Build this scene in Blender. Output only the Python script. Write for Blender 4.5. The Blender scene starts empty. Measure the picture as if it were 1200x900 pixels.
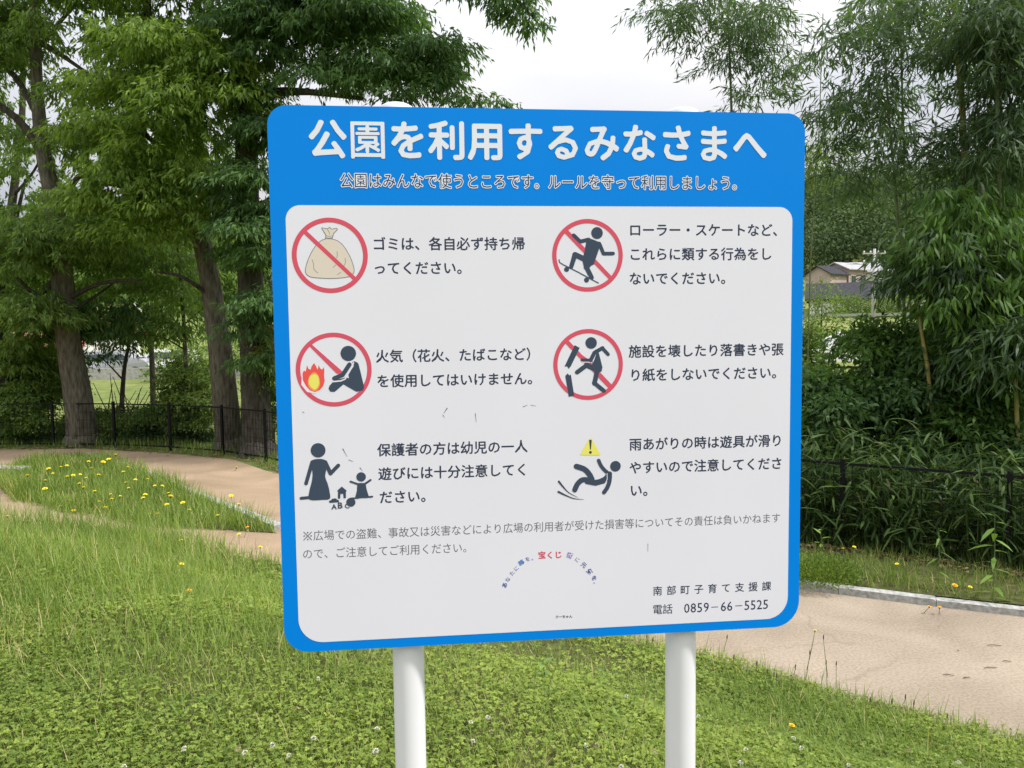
import bpy, bmesh, math, random
import numpy as np
from mathutils import Vector, Matrix
R = math.radians
rng = np.random.default_rng(7)
random.seed(7)
sc = bpy.context.scene
col = sc.collection

# ------------------------------------------------------------------ camera
EYE = np.array([0.0, 0.0, 1.95])
F = 902.0 / 1200.0                       # focal length in image widths
RW = np.array([[0.99992, -0.0125, 0.0], [-0.00085, -0.0680, 0.99768], [-0.01247, -0.99761, -0.0680]])
cam = bpy.data.cameras.new('camera')
cam.sensor_width = 36.0
cam.lens = 36.0 * F
cam.clip_end = 3000
cam.clip_start = 0.05
cam_o = bpy.data.objects.new('camera', cam)
col.objects.link(cam_o)
u_, s_, v_ = np.linalg.svd(RW)
RW = u_ @ v_
M = Matrix.Identity(4)
for i in range(3):
    M[i][0] = RW[i][0]; M[i][1] = -RW[i][1]; M[i][2] = -RW[i][2]; M[i][3] = EYE[i]
cam_o.matrix_world = M
sc.camera = cam_o

# ------------------------------------------------------------------ world: bright overcast sky over a Nishita base
SUN_EL, SUN_AZ = R(52), R(-15)            # azimuth: angle of the direction to the sun from +X
w = bpy.data.worlds.new('World')
sc.world = w
w.use_nodes = True
nt = w.node_tree
nt.nodes.clear()
out = nt.nodes.new('ShaderNodeOutputWorld')
sky = nt.nodes.new('ShaderNodeTexSky')
sky.sky_type = 'NISHITA'
sky.sun_disc = False
sky.sun_elevation = SUN_EL
sky.sun_rotation = R(90) - SUN_AZ
bg1 = nt.nodes.new('ShaderNodeBackground'); bg1.inputs[1].default_value = 0.08
nt.links.new(sky.outputs[0], bg1.inputs[0])
tc = nt.nodes.new('ShaderNodeTexCoord')
mp = nt.nodes.new('ShaderNodeMapping'); mp.inputs['Scale'].default_value = (1.2, 1.2, 3.2)
nt.links.new(tc.outputs['Generated'], mp.inputs[0])
nz = nt.nodes.new('ShaderNodeTexNoise'); nz.inputs['Scale'].default_value = 1.8; nz.inputs['Detail'].default_value = 6; nz.inputs['Roughness'].default_value = 0.45
nt.links.new(mp.outputs[0], nz.inputs[0])
cr = nt.nodes.new('ShaderNodeValToRGB')
cr.color_ramp.elements[0].position = 0.32; cr.color_ramp.elements[0].color = (0.66, 0.69, 0.77, 1)
cr.color_ramp.elements[1].position = 0.68; cr.color_ramp.elements[1].color = (0.95, 0.93, 0.93, 1)
nt.links.new(nz.outputs[0], cr.inputs[0])
bg2 = nt.nodes.new('ShaderNodeBackground'); bg2.inputs[1].default_value = 0.92
# an overcast sky is brighter towards the zenith
sp_ = nt.nodes.new('ShaderNodeSeparateXYZ'); nt.links.new(tc.outputs['Generated'], sp_.inputs[0])
gr = nt.nodes.new('ShaderNodeMapRange'); gr.inputs[1].default_value = 0; gr.inputs[2].default_value = 1; gr.inputs[3].default_value = 0.31; gr.inputs[4].default_value = 2.5
nt.links.new(sp_.outputs[2], gr.inputs[0]); nt.links.new(gr.outputs[0], bg2.inputs[1])
nt.links.new(cr.outputs[0], bg2.inputs[0])
mx = nt.nodes.new('ShaderNodeMixShader'); mx.inputs[0].default_value = 0.93
nt.links.new(bg1.outputs[0], mx.inputs[1]); nt.links.new(bg2.outputs[0], mx.inputs[2])
nt.links.new(mx.outputs[0], out.inputs[0])

sun = bpy.data.lights.new('sun', 'SUN')
sun.energy = 3.1
sun.angle = R(6)
sun.color = (1.0, 0.965, 0.92)
sun_o = bpy.data.objects.new('sun', sun)
col.objects.link(sun_o)
d = Vector((math.cos(SUN_EL) * math.cos(SUN_AZ), math.cos(SUN_EL) * math.sin(SUN_AZ), math.sin(SUN_EL)))
sun_o.rotation_euler = d.to_track_quat('Z', 'Y').to_euler()
sun_o.location = (20, -2, 30)
vs = sc.view_settings
vs.view_transform = 'Standard'; vs.look = 'None'; vs.exposure = 0.36; vs.gamma = 1

# ------------------------------------------------------------------ helpers
def ray(x, y):
    return RW @ np.array([(x - 600) / 902.0, (y - 450) / 902.0, 1.0])

def spot(x, y, depth):
    """a point seen in direction (x, y) at a given distance ahead of the viewer"""
    r = ray(x, y)
    return EYE + r * (depth / r[1])

def link(o, parent=None):
    col.objects.link(o)
    if parent is not None:
        o.parent = parent
    return o

def tag(o, label=None, cat=None, group=None, kind=None):
    if label: o['label'] = label
    if cat: o['category'] = cat
    if group: o['group'] = group
    if kind: o['kind'] = kind
    return o

def empty(name, loc=(0, 0, 0), rz=0.0, parent=None):
    o = bpy.data.objects.new(name, None)
    o.location = loc
    o.rotation_euler = (0, 0, rz)
    o.empty_display_size = 0.1
    return link(o, parent)

def fast_mesh(name, V, faces, var=None, smooth=False):
    """V (n,3); faces: list of integer arrays (m,k)"""
    me = bpy.data.meshes.new(name)
    V = np.asarray(V, np.float32)
    me.vertices.add(len(V))
    me.vertices.foreach_set('co', V.ravel())
    loops = np.concatenate([f.ravel() for f in faces]).astype(np.int32)
    sizes = np.concatenate([np.full(len(f), f.shape[1], np.int32) for f in faces])
    me.loops.add(len(loops))
    me.loops.foreach_set('vertex_index', loops)
    me.polygons.add(len(sizes))
    starts = np.concatenate([[0], np.cumsum(sizes)[:-1]]).astype(np.int32)
    me.polygons.foreach_set('loop_start', starts)
    me.polygons.foreach_set('loop_total', sizes)
    if smooth:
        me.polygons.foreach_set('use_smooth', np.ones(len(sizes), bool))
    me.update(calc_edges=True)
    if var is not None:
        a = me.attributes.new('var', 'FLOAT', 'POINT')
        a.data.foreach_set('value', np.asarray(var, np.float32))
    return me

def obj(name, me, mat=None, parent=None):
    if mat is not None:
        me.materials.clear(); me.materials.append(mat)
    return link(bpy.data.objects.new(name, me), parent)

class MB:
    """collects simple solids into one mesh"""
    def __init__(s): s.v = []; s.f = []
    def add(s, vs, fs):
        b = len(s.v)
        s.v += [tuple(v) for v in vs]
        s.f += [tuple(i + b for i in f) for f in fs]
    def box(s, x0, x1, y0, y1, z0, z1, M=None):
        vs = [(x, y, z) for z in (z0, z1) for (x, y) in ((x0, y0), (x1, y0), (x1, y1), (x0, y1))]
        if M is not None: vs = [tuple(M @ Vector(v)) for v in vs]
        s.add(vs, [(3, 2, 1, 0), (4, 5, 6, 7), (0, 1, 5, 4), (1, 2, 6, 5), (2, 3, 7, 6), (3, 0, 4, 7)])
    def tube(s, pts, rad, n=8, jit=0.0, cap=True):
        pts = [np.array(p, float) for p in pts]
        b = len(s.v)
        up = None
        for i, p in enumerate(pts):
            t = pts[min(i + 1, len(pts) - 1)] - pts[max(i - 1, 0)]
            t = t / (np.linalg.norm(t) + 1e-9)
            if up is None:
                up = np.array([1.0, 0, 0]) if abs(t[0]) < 0.8 else np.array([0, 1.0, 0])
            a = up - t * (up @ t); a /= np.linalg.norm(a); up = a
            c = np.cross(t, a)
            for k in range(n):
                th = 2 * math.pi * k / n
                r = rad[i] * (1 + jit * (random.random() - .5))
                s.v.append(tuple(p + r * (math.cos(th) * a + math.sin(th) * c)))
        for i in range(len(pts) - 1):
            for k in range(n):
                k2 = (k + 1) % n
                s.f.append((b + i * n + k, b + i * n + k2, b + (i + 1) * n + k2, b + (i + 1) * n + k))
        if cap:
            s.f.append(tuple(b + k for k in range(n))[::-1])
            s.f.append(tuple(b + (len(pts) - 1) * n + k for k in range(n)))
    def lathe(s, prof, n=24, M=None):
        b = len(s.v)
        for (r, z) in prof:
            for k in range(n):
                th = 2 * math.pi * k / n
                v = Vector((r * math.cos(th), r * math.sin(th), z))
                if M is not None: v = M @ v
                s.v.append(tuple(v))
        for i in range(len(prof) - 1):
            for k in range(n):
                k2 = (k + 1) % n
                s.f.append((b + i * n + k, b + i * n + k2, b + (i + 1) * n + k2, b + (i + 1) * n + k))
        s.f.append(tuple(b + k for k in range(n))[::-1])
        s.f.append(tuple(b + (len(prof) - 1) * n + k for k in range(n)))
    def mesh(s, name, smooth=False):
        me = bpy.data.meshes.new(name)
        me.from_pydata(s.v, [], s.f)
        me.update()
        if smooth:
            me.polygons.foreach_set('use_smooth', [True] * len(me.polygons))
        return me
    def build(s, name, mat, parent=None, smooth=False):
        return obj(name, s.mesh(name, smooth), mat, parent)

# ------------------------------------------------------------------ materials
def new_mat(name):
    m = bpy.data.materials.new(name)
    m.use_nodes = True
    n = m.node_tree.nodes
    return m, m.node_tree, n['Principled BSDF'], n['Material Output']

def plain(name, c, rough=0.6, metal=0.0, noise=0.0, scale=20.0, bump=0.0, spec=None):
    m, t, b, o = new_mat(name)
    b.inputs['Roughness'].default_value = rough
    b.inputs['Metallic'].default_value = metal
    if spec is None and rough >= .85: spec = .1
    if spec is not None: b.inputs['Specular IOR Level'].default_value = spec
    b.inputs['Base Color'].default_value = (*c, 1)
    if noise or bump:
        tcn = t.nodes.new('ShaderNodeTexCoord')
        nn = t.nodes.new('ShaderNodeTexNoise'); nn.inputs['Scale'].default_value = scale; nn.inputs['Detail'].default_value = 6
        mpn = t.nodes.new('ShaderNodeMapping'); mpn.inputs['Scale'].default_value = (1, 1, .22 if 'bark' in name else 1)
        t.links.new(tcn.outputs['Object'], mpn.inputs[0]); t.links.new(mpn.outputs[0], nn.inputs[0])
        if noise:
            r = t.nodes.new('ShaderNodeValToRGB')
            r.color_ramp.elements[0].position = .3; r.color_ramp.elements[1].position = .7
            r.color_ramp.elements[0].color = (*[x * (1 - noise) for x in c], 1)
            r.color_ramp.elements[1].color = (*[min(1, x * (1 + noise)) for x in c], 1)
            t.links.new(nn.outputs[0], r.inputs[0]); t.links.new(r.outputs[0], b.inputs['Base Color'])
        if bump:
            bp = t.nodes.new('ShaderNodeBump'); bp.inputs['Strength'].default_value = bump; bp.inputs['Distance'].default_value = .02
            t.links.new(nn.outputs[0], bp.inputs['Height']); t.links.new(bp.outputs[0], b.inputs['Normal'])
    return m

def leaf_mat(name, lo, hi, trans=0.35, rough=0.45, tl=None, spec=0.35):
    """leaf colour varies leaf by leaf through the attribute 'var'"""
    m, t, b, o = new_mat(name)
    at = t.nodes.new('ShaderNodeAttribute'); at.attribute_name = 'var'
    r = t.nodes.new('ShaderNodeValToRGB')
    r.color_ramp.elements[0].color = (*lo, 1); r.color_ramp.elements[1].color = (*hi, 1)
    if tl is not None:
        e = r.color_ramp.elements.new(0.965); e.color = (*hi, 1)
        r.color_ramp.elements[-1].color = (*tl, 1)
    t.links.new(at.outputs['Fac'], r.inputs[0]); t.links.new(r.outputs[0], b.inputs['Base Color'])
    b.inputs['Roughness'].default_value = rough
    b.inputs['Specular IOR Level'].default_value = spec
    tr = t.nodes.new('ShaderNodeBsdfTranslucent')
    g = t.nodes.new('ShaderNodeMix'); g.data_type = 'RGBA'; g.blend_type = 'MULTIPLY'; g.inputs[0].default_value = 1
    g.inputs[7].default_value = (1.25, 1.35, 0.55, 1)
    t.links.new(r.outputs[0], g.inputs[6]); t.links.new(g.outputs[2], tr.inputs[0])
    ms = t.nodes.new('ShaderNodeMixShader'); ms.inputs[0].default_value = trans
    t.links.new(b.outputs[0], ms.inputs[1]); t.links.new(tr.outputs[0], ms.inputs[2]); t.links.new(ms.outputs[0], o.inputs[0])
    return m

m_blue = plain('blue_sheet', (0.0, 0.22, 0.76), 0.42, spec=0.12, noise=0.025, scale=3)
m_white = plain('white_sheet', (0.752, 0.742, 0.83), 0.42, spec=0.06, noise=0.022, scale=2.5)
m_letter_w = plain('white_print', (0.75, 0.765, 0.84), 0.42, spec=0.06)
m_ink = plain('ink_print', (0.045, 0.055, 0.095), 0.42, spec=0.06)
m_fig = plain('figure_print', (0.055, 0.075, 0.115), 0.42, spec=0.06)
m_grey = plain('grey_print', (0.16, 0.155, 0.18), 0.42, spec=0.06)
m_red = plain('red_print', (0.66, 0.095, 0.145), 0.42, spec=0.06)
m_bag = plain('bag_print', (0.69, 0.61, 0.53), 0.42, spec=0.06)
m_yel = plain('yellow_print', (0.80, 0.74, 0.16), 0.42, spec=0.06)
m_fl_r = plain('flame_print', (0.80, 0.10, 0.09), 0.42, spec=0.06)
m_fl_o = plain('flame_orange_print', (0.84, 0.33, 0.10), 0.42, spec=0.06)
m_post = plain('post_paint', (0.76, 0.755, 0.79), 0.30, noise=0.035, scale=7)
m_bracket = plain('galvanised_steel', (0.45, 0.46, 0.47), 0.4, 0.8)
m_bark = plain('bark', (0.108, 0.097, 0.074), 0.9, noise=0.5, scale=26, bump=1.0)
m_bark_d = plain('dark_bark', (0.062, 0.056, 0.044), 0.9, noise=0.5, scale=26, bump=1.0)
m_culm = plain('bamboo_culm', (0.10, 0.13, 0.05), 0.45, noise=0.35, scale=5)
m_culm_y = plain('yellow_culm', (0.26, 0.22, 0.07), 0.45, noise=0.35, scale=5)
m_fence = plain('black_fence_paint', (0.006, 0.0065, 0.007), 0.6, spec=.15)
m_kerb = plain('kerb_stone', (0.33, 0.33, 0.31), 0.9, noise=0.35, scale=30, bump=0.5)
m_conc = plain('concrete', (0.36, 0.35, 0.33), 0.9, noise=0.25, scale=8)
m_twig = plain('dry_twig', (0.09, 0.06, 0.04), 0.9)

# ground colours
def ground_mat():
    m, t, b, o = new_mat('rough_grassland')
    N = t.nodes.new; L = t.links.new
    g = N('ShaderNodeNewGeometry')
    n1 = N('ShaderNodeTexNoise'); n1.inputs['Scale'].default_value = .05; n1.inputs['Detail'].default_value = 5
    n2 = N('ShaderNodeTexNoise'); n2.inputs['Scale'].default_value = 2.0; n2.inputs['Detail'].default_value = 8
    L(g.outputs['Position'], n1.inputs[0]); L(g.outputs['Position'], n2.inputs[0])
    r1 = N('ShaderNodeValToRGB')
    r1.color_ramp.elements[0].position = .35; r1.color_ramp.elements[0].color = (.125, .165, .05, 1)
    r1.color_ramp.elements[1].position = .65; r1.color_ramp.elements[1].color = (.215, .24, .08, 1)
    L(n1.outputs[0], r1.inputs[0])
    r2 = N('ShaderNodeValToRGB')
    r2.color_ramp.elements[0].position = .3; r2.color_ramp.elements[0].color = (.6, .6, .6, 1)
    r2.color_ramp.elements[1].position = .7; r2.color_ramp.elements[1].color = (1.15, 1.15, 1.1, 1)
    L(n2.outputs[0], r2.inputs[0])
    mm = N('ShaderNodeMix'); mm.data_type = 'RGBA'; mm.blend_type = 'MULTIPLY'; mm.inputs[0].default_value = 1
    L(r1.outputs[0], mm.inputs[6]); L(r2.outputs[0], mm.inputs[7]); L(mm.outputs[2], b.inputs['Base Color'])
    b.inputs['Roughness'].default_value = 1; b.inputs['Specular IOR Level'].default_value = .05
    return m

def soil_mat(name, a, c):
    return plain(name, tuple((x + y) / 2 for x, y in zip(a, c)), 1.0, noise=.45, scale=14, bump=.8)

def path_mat():
    m, t, b, o = new_mat('pink_brown_paving')
    N = t.nodes.new; L = t.links.new
    g = N('ShaderNodeNewGeometry')
    sx = N('ShaderNodeSeparateXYZ'); L(g.outputs['Position'], sx.inputs[0])
    # warmer towards the far left stretch
    mr = N('ShaderNodeMapRange'); mr.inputs[1].default_value = -1.0; mr.inputs[2].default_value = 1.6
    L(sx.outputs[0], mr.inputs[0])
    base = N('ShaderNodeMix'); base.data_type = 'RGBA'
    base.inputs[6].default_value = (.335, .25, .165, 1); base.inputs[7].default_value = (.295, .245, .185, 1)
    L(mr.outputs[0], base.inputs[0])
    wv = N('ShaderNodeTexNoise'); wv.inputs['Scale'].default_value = 1.1; wv.inputs['Detail'].default_value = 7; wv.inputs['Distortion'].default_value = .8
    L(g.outputs['Position'], wv.inputs[0])
    r = N('ShaderNodeValToRGB'); r.color_ramp.elements[0].position = .3; r.color_ramp.elements[0].color = (.74, .73, .72, 1)
    r.color_ramp.elements[1].position = .66; r.color_ramp.elements[1].color = (1.12, 1.12, 1.14, 1)
    L(wv.outputs[0], r.inputs[0])
    m1 = N('ShaderNodeMix'); m1.data_type = 'RGBA'; m1.blend_type = 'MULTIPLY'; m1.inputs[0].default_value = 1
    L(base.outputs[2], m1.inputs[6]); L(r.outputs[0], m1.inputs[7])
    # fine sand grain
    n2 = N('ShaderNodeTexNoise'); n2.inputs['Scale'].default_value = 60; n2.inputs['Detail'].default_value = 5
    L(g.outputs['Position'], n2.inputs[0])
    r2 = N('ShaderNodeValToRGB'); r2.color_ramp.elements[0].position = .32; r2.color_ramp.elements[0].color = (.80, .79, .78, 1)
    r2.color_ramp.elements[1].position = .62; r2.color_ramp.elements[1].color = (1.07, 1.07, 1.07, 1)
    L(n2.outputs[0], r2.inputs[0])
    m2 = N('ShaderNodeMix'); m2.data_type = 'RGBA'; m2.blend_type = 'MULTIPLY'; m2.inputs[0].default_value = 1
    L(m1.outputs[2], m2.inputs[6]); L(r2.outputs[0], m2.inputs[7])
    # thin wandering cracks, broken by a mask
    wd = N('ShaderNodeTexNoise'); wd.inputs['Scale'].default_value = 1.6; wd.inputs['Detail'].default_value = 4
    L(g.outputs['Position'], wd.inputs[0])
    ad = N('ShaderNodeVectorMath'); ad.operation = 'MULTIPLY_ADD'; ad.inputs[1].default_value = (.9, .9, 0)
    L(wd.outputs['Color'], ad.inputs[0]); L(g.outputs['Position'], ad.inputs[2])
    vo = N('ShaderNodeTexVoronoi'); vo.feature = 'DISTANCE_TO_EDGE'; vo.inputs['Scale'].default_value = .55
    L(ad.outputs[0], vo.inputs['Vector'])
    rc = N('ShaderNodeValToRGB'); rc.color_ramp.elements[0].position = .001; rc.color_ramp.elements[0].color = (.86, .85, .84, 1)
    rc.color_ramp.elements[1].position = .008; rc.color_ramp.elements[1].color = (1, 1, 1, 1)
    L(vo.outputs['Distance'], rc.inputs[0])
    mk = N('ShaderNodeTexNoise'); mk.inputs['Scale'].default_value = .9
    L(g.outputs['Position'], mk.inputs[0])
    rk = N('ShaderNodeValToRGB'); rk.color_ramp.elements[0].position = .42; rk.color_ramp.elements[1].position = .58
    L(mk.outputs[0], rk.inputs[0])
    m3 = N('ShaderNodeMix'); m3.data_type = 'RGBA'; m3.blend_type = 'MULTIPLY'
    L(rk.outputs[0], m3.inputs[0]); L(m2.outputs[2], m3.inputs[6]); L(rc.outputs[0], m3.inputs[7])
    L(m3.outputs[2], b.inputs['Base Color'])
    bp = N('ShaderNodeBump'); bp.inputs['Strength'].default_value = .18; bp.inputs['Distance'].default_value = .01
    L(n2.outputs[0], bp.inputs['Height']); L(bp.outputs[0], b.inputs['Normal'])
    b.inputs['Roughness'].default_value = .95; b.inputs['Specular IOR Level'].default_value = .1
    return m

m_ground = ground_mat()
m_path = path_mat()
m_soil = soil_mat('mound_soil', (.05, .06, .018), (.09, .085, .035))
m_bedsoil = soil_mat('bed_soil', (.08, .095, .03), (.10, .11, .04))

# ------------------------------------------------------------------ terrain
BX = np.array([-14, -6.6, -4.6, -3.3, -2.15, -1, 0, .53, 1.07, 1.53, 1.77, 2.09, 2.39, 3.2, 4.5, 7, 12.])
BY = np.array([8.9, 8.35, 7.95, 7.35, 6.55, 5.85, 5.25, 4.9, 4.47, 4.12, 3.92, 3.69, 3.5, 2.85, 2.0, .8, -1.])
def wob(x, y):
    return (np.sin(x * 1.7 + y * .9) * .5 + np.sin(x * 3.9 - y * 2.3 + 1) * .3 + np.sin(x * 8.3 + y * 7.1 + 2) * .2)
def edge_d(x, y):
    return (np.interp(x, BX, BY) + .05 * wob(x * 2, y) - y) * .8
def mound_h(x, y):
    d = np.clip(edge_d(x, y) / 2.2, 0, 1)
    return (.45 + .10 * np.clip((-x - 1.2) / 2.5, 0, 1)) * d * d * (3 - 2 * d) + .012 * wob(x * 1.4, y * 1.4) * np.clip(d * 5, 0, 1)
FX = [(-30, 13.9), (-11, 13.75), (-9.1, 13.7), (-7.5, 13.65), (-5.87, 13.1), (-4.12, 12.25), (-3.42, 11.26), (-1.5, 10.0), (.5, 8.4), (2.62, 6.77), (3.3, 6.36), (3.95, 5.94), (5.5, 4.95), (7.5, 3.8), (12, 1.2), (30, -8)]
fxs = np.array([p[0] for p in FX]); fys = np.array([p[1] for p in FX])
def fence_y(x): return np.interp(x, fxs, fys)
def terrain(x, y):
    x = np.asarray(x, float); y = np.asarray(y, float)
    beyond = y - fence_y(x)
    t = np.clip((beyond - .5) / 6, 0, 1)
    z = -.02 - .36 * t * t * (3 - 2 * t)
    yy = np.hypot(x * .5, y)
    right = np.interp(yy, [0, 38, 50, 62, 84, 112, 150, 230, 320, 2000], [0, 0, .35, 2.2, 3.6, 6.4, 18, 40, 46, 46])
    left = np.interp(yy, [0, 60, 80, 112, 150, 230, 320, 2000], [0, 0, 1.3, 6, 12, 27, 33, 33])
    k = np.clip((x - 5) / 14, 0, 1); k = k * k * (3 - 2 * k)
    far = np.clip((yy - 60) / 60, 0, 1)
    return z + left * (1 - k) + right * k + far * .7 * np.sin(x * .04 + 1.3) * np.sin(y * .033)

def grid_mesh(name, xs, ys, fn):
    X, Y = np.meshgrid(xs, ys)
    V = np.stack([X.ravel(), Y.ravel(), fn(X.ravel(), Y.ravel())], 1)
    nx, ny = len(xs), len(ys)
    i = np.arange(nx * ny).reshape(ny, nx)
    f = np.stack([i[:-1, :-1].ravel(), i[:-1, 1:].ravel(), i[1:, 1:].ravel(), i[1:, :-1].ravel()], 1)
    return fast_mesh(name, V, [f], smooth=True)

xs = np.concatenate([-np.geomspace(20, 1500, 30)[::-1], np.linspace(-19, 19, 60), np.geomspace(20, 1500, 30)])
ys = np.concatenate([-np.geomspace(10, 400, 10)[::-1], np.linspace(-9, 30, 70), np.geomspace(31, 1800, 60)])
tag(obj('ground', grid_mesh('ground', xs, ys, terrain), m_ground), kind='structure')

def poly_sheet(name, pts, z, mat):
    bm = bmesh.new()
    vs_ = [bm.verts.new((x, y, z)) for x, y in pts]
    f = bm.faces.new(vs_)
    bmesh.ops.triangulate(bm, faces=[f])
    me = bpy.data.meshes.new(name); bm.to_mesh(me); bm.free()
    return obj(name, me, mat)

# paving: everything between the mound and the fence / far kerb
far_edge = [(-30, 13.6), (-11, 13.45), (-9.1, 13.4), (-7.5, 13.35), (-5.95, 12.8), (-4.35, 11.95), (-3.6, 11.0), (-2.2, 9.6), (-.6, 7.7), (.8, 6.45), (1.93, 5.76), (2.47, 5.5), (2.76, 5.35), (3.42, 5.05), (5, 4.3), (8, 2.7), (12, 0.2)]
near_edge = [(12, -2.5), (7, .3), (4.5, 1.5), (2.4, 3.0), (0, 4.6), (-4.6, 6.6), (-14, 7.4), (-30, 8)]
pv = poly_sheet('path', far_edge + near_edge, 0.0, m_path)
if pv.data.polygons[0].normal.z < 0: pv.data.flip_normals()
tag(pv, 'pink brown paved path between the grassy mound and the fence', kind='structure')

tag(obj('grass_mound', grid_mesh('grass_mound', np.linspace(-14, 9, 150), np.linspace(-3, 9.1, 96),
    lambda x, y: np.where(edge_d(x, y) > -.06, mound_h(x, y) + .006, -.05)), m_soil), kind='structure')

# kerbs: real stones end to end
def kerb(points, name, label, width=.085, height=.048, step=.6):
    root = empty(name); tag(root, label, kind='structure')
    pts = [Vector((*p, 0)) for p in points]
    seg = [(pts[i], pts[i + 1]) for i in range(len(pts) - 1)]
    L = [(b - a).length for a, b in seg]
    def atd(s):
        for (a, b), l in zip(seg, L):
            if s <= l: return a.lerp(b, s / l)
            s -= l
        return seg[-1][1]
    tot = sum(L); n = int(tot / step)
    me = None
    for i in range(n):
        a = atd(tot * i / n); b = atd(tot * (i + 1) / n)
        if me is None:
            bm = bmesh.new(); bmesh.ops.create_cube(bm, size=1)
            for v in bm.verts: v.co = Vector((v.co.x * (step - .003), v.co.y * width, v.co.z * (height + .1)))
            bmesh.ops.bevel(bm, geom=bm.edges[:], offset=.012, segments=1)
            me = bpy.data.meshes.new('kerb_stone'); bm.to_mesh(me); bm.free(); me.materials.append(m_kerb)
        o = bpy.data.objects.new('kerb_stone', me); link(o, root)
        o.location = ((a.x + b.x) / 2, (a.y + b.y) / 2, (height - .1) / 2 + random.uniform(-.004, .004))
        o.rotation_euler = (random.uniform(-.012, .012), random.uniform(-.004, .004), math.atan2(b.y - a.y, b.x - a.x))
        o.scale = ((b - a).length / step, 1, 1)
    return root
kerb([(-2.3, 9.65), (-.6, 7.78), (.8, 6.5), (1.93, 5.78), (2.47, 5.52), (2.76, 5.37), (3.42, 5.08), (5, 4.35), (8, 2.75)], 'far_kerb', 'grey stone kerb along the verge below the bamboo')
kerb([(-7.0, 12.55), (-6.46, 12.0), (-5.8, 11.4), (-4.69, 10.2), (-3.45, 8.8), (-2.35, 7.6)], 'bed_kerb', 'grey stone kerb along the flower bed', width=.11)

bed_poly = [(-2.33, 7.45), (-3.4, 8.67), (-4.64, 10.1), (-5.76, 11.32), (-6.45, 11.93), (-7.05, 12.4), (-7.6, 11.9), (-7.4, 11.1), (-6.7, 10.0), (-5.9, 9.15), (-4.9, 8.5), (-3.6, 7.8)]
def in_poly(x, y, poly):
    c = np.zeros(x.shape, bool)
    for i in range(len(poly)):
        x0, y0 = poly[i]; x1, y1 = poly[i - 1]
        if y0 == y1: continue
        k = ((y0 > y) != (y1 > y)) & (x < (x1 - x0) * (y - y0) / (y1 - y0) + x0)
        c ^= k
    return c
bd = poly_sheet('flower_bed', bed_poly, .006, m_bedsoil)
tag(bd, 'grassy wedge of ground between the two paths', kind='structure')
verge_poly = [(-2.2, 9.75), (-.55, 7.85), (.85, 6.57), (1.97, 5.85), (2.8, 5.44), (3.46, 5.15), (5.04, 4.42), (8.05, 2.85), (9.5, 2.6), (5.5, 5.2), (3.95, 6.2), (2.62, 7.0), (.5, 8.7), (-1.5, 10.2)]
vg = poly_sheet('verge', verge_poly, .04, m_soil)
tag(vg, 'grass verge between kerb and fence', kind='structure')

# ------------------------------------------------------------------ leaves
def unit(a): return a / (np.linalg.norm(a, axis=1, keepdims=True) + 1e-9)
def leaf_verts(P, D, Nn, L, W, kind='q', curl=.0):
    """one leaf per row; returns verts, list of faces, verts per leaf"""
    n = len(P)
    D = unit(D); S = unit(np.cross(D, Nn)); Nn = np.cross(S, D)
    L = np.broadcast_to(np.asarray(L, float), (n,))[:, None]; W = np.broadcast_to(np.asarray(W, float), (n,))[:, None]
    if kind == 'q':
        V = np.stack([P, P + D * L * .42 + S * W * .5 + Nn * W * .12, P + D * L - Nn * L * curl, P + D * L * .42 - S * W * .5 + Nn * W * .12], 1)
        F = np.arange(n * 4).reshape(n, 4)
        return V.reshape(-1, 3), [F], 4
    if kind == 'arc':
        V = np.stack([P, P + D * L * .3 + S * W * .5, P + D * L * .3 - S * W * .5,
                      P + D * L * .68 + S * W * .36 - Nn * L * curl * .4, P + D * L * .68 - S * W * .36 - Nn * L * curl * .4, P + D * L - Nn * L * curl], 1)
        b = np.arange(n)[:, None] * 6
        return V.reshape(-1, 3), [np.concatenate([b + [0, 2, 1], b + [3, 4, 5]]), b + [1, 2, 4, 3]], 6
    if kind == 'blade':
        V = np.stack([P - S * W * .5, P + S * W * .5, P + D * L * .55 - S * W * .36 - Nn * L * curl * .25, P + D * L * .55 + S * W * .36 - Nn * L * curl * .25, P + D * L - Nn * L * curl], 1)
        b = np.arange(n)[:, None] * 5
        return V.reshape(-1, 3), [b + [0, 1, 3, 2], b + [2, 3, 4]], 5

def merge(parts):
    Vs = []; Fs = {}; off = 0; vr = []
    for V, F, k, var in parts:
        Vs.append(V); vr.append(np.repeat(var, k))
        for f in F: Fs.setdefault(f.shape[1], []).append(f + off)
        off += len(V)
    return np.concatenate(Vs), [np.concatenate(v) for v in Fs.values()], np.concatenate(vr)

def leaf_obj(name, parts, mat, parent=None, origin=None):
    V, F, var = merge(parts)
    if origin is not None: V = V - np.array(origin)
    return obj(name, fast_mesh(name, V, F, var), mat, parent)

def rand_unit(n):
    v = rng.normal(size=(n, 3)); return unit(v)

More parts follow.
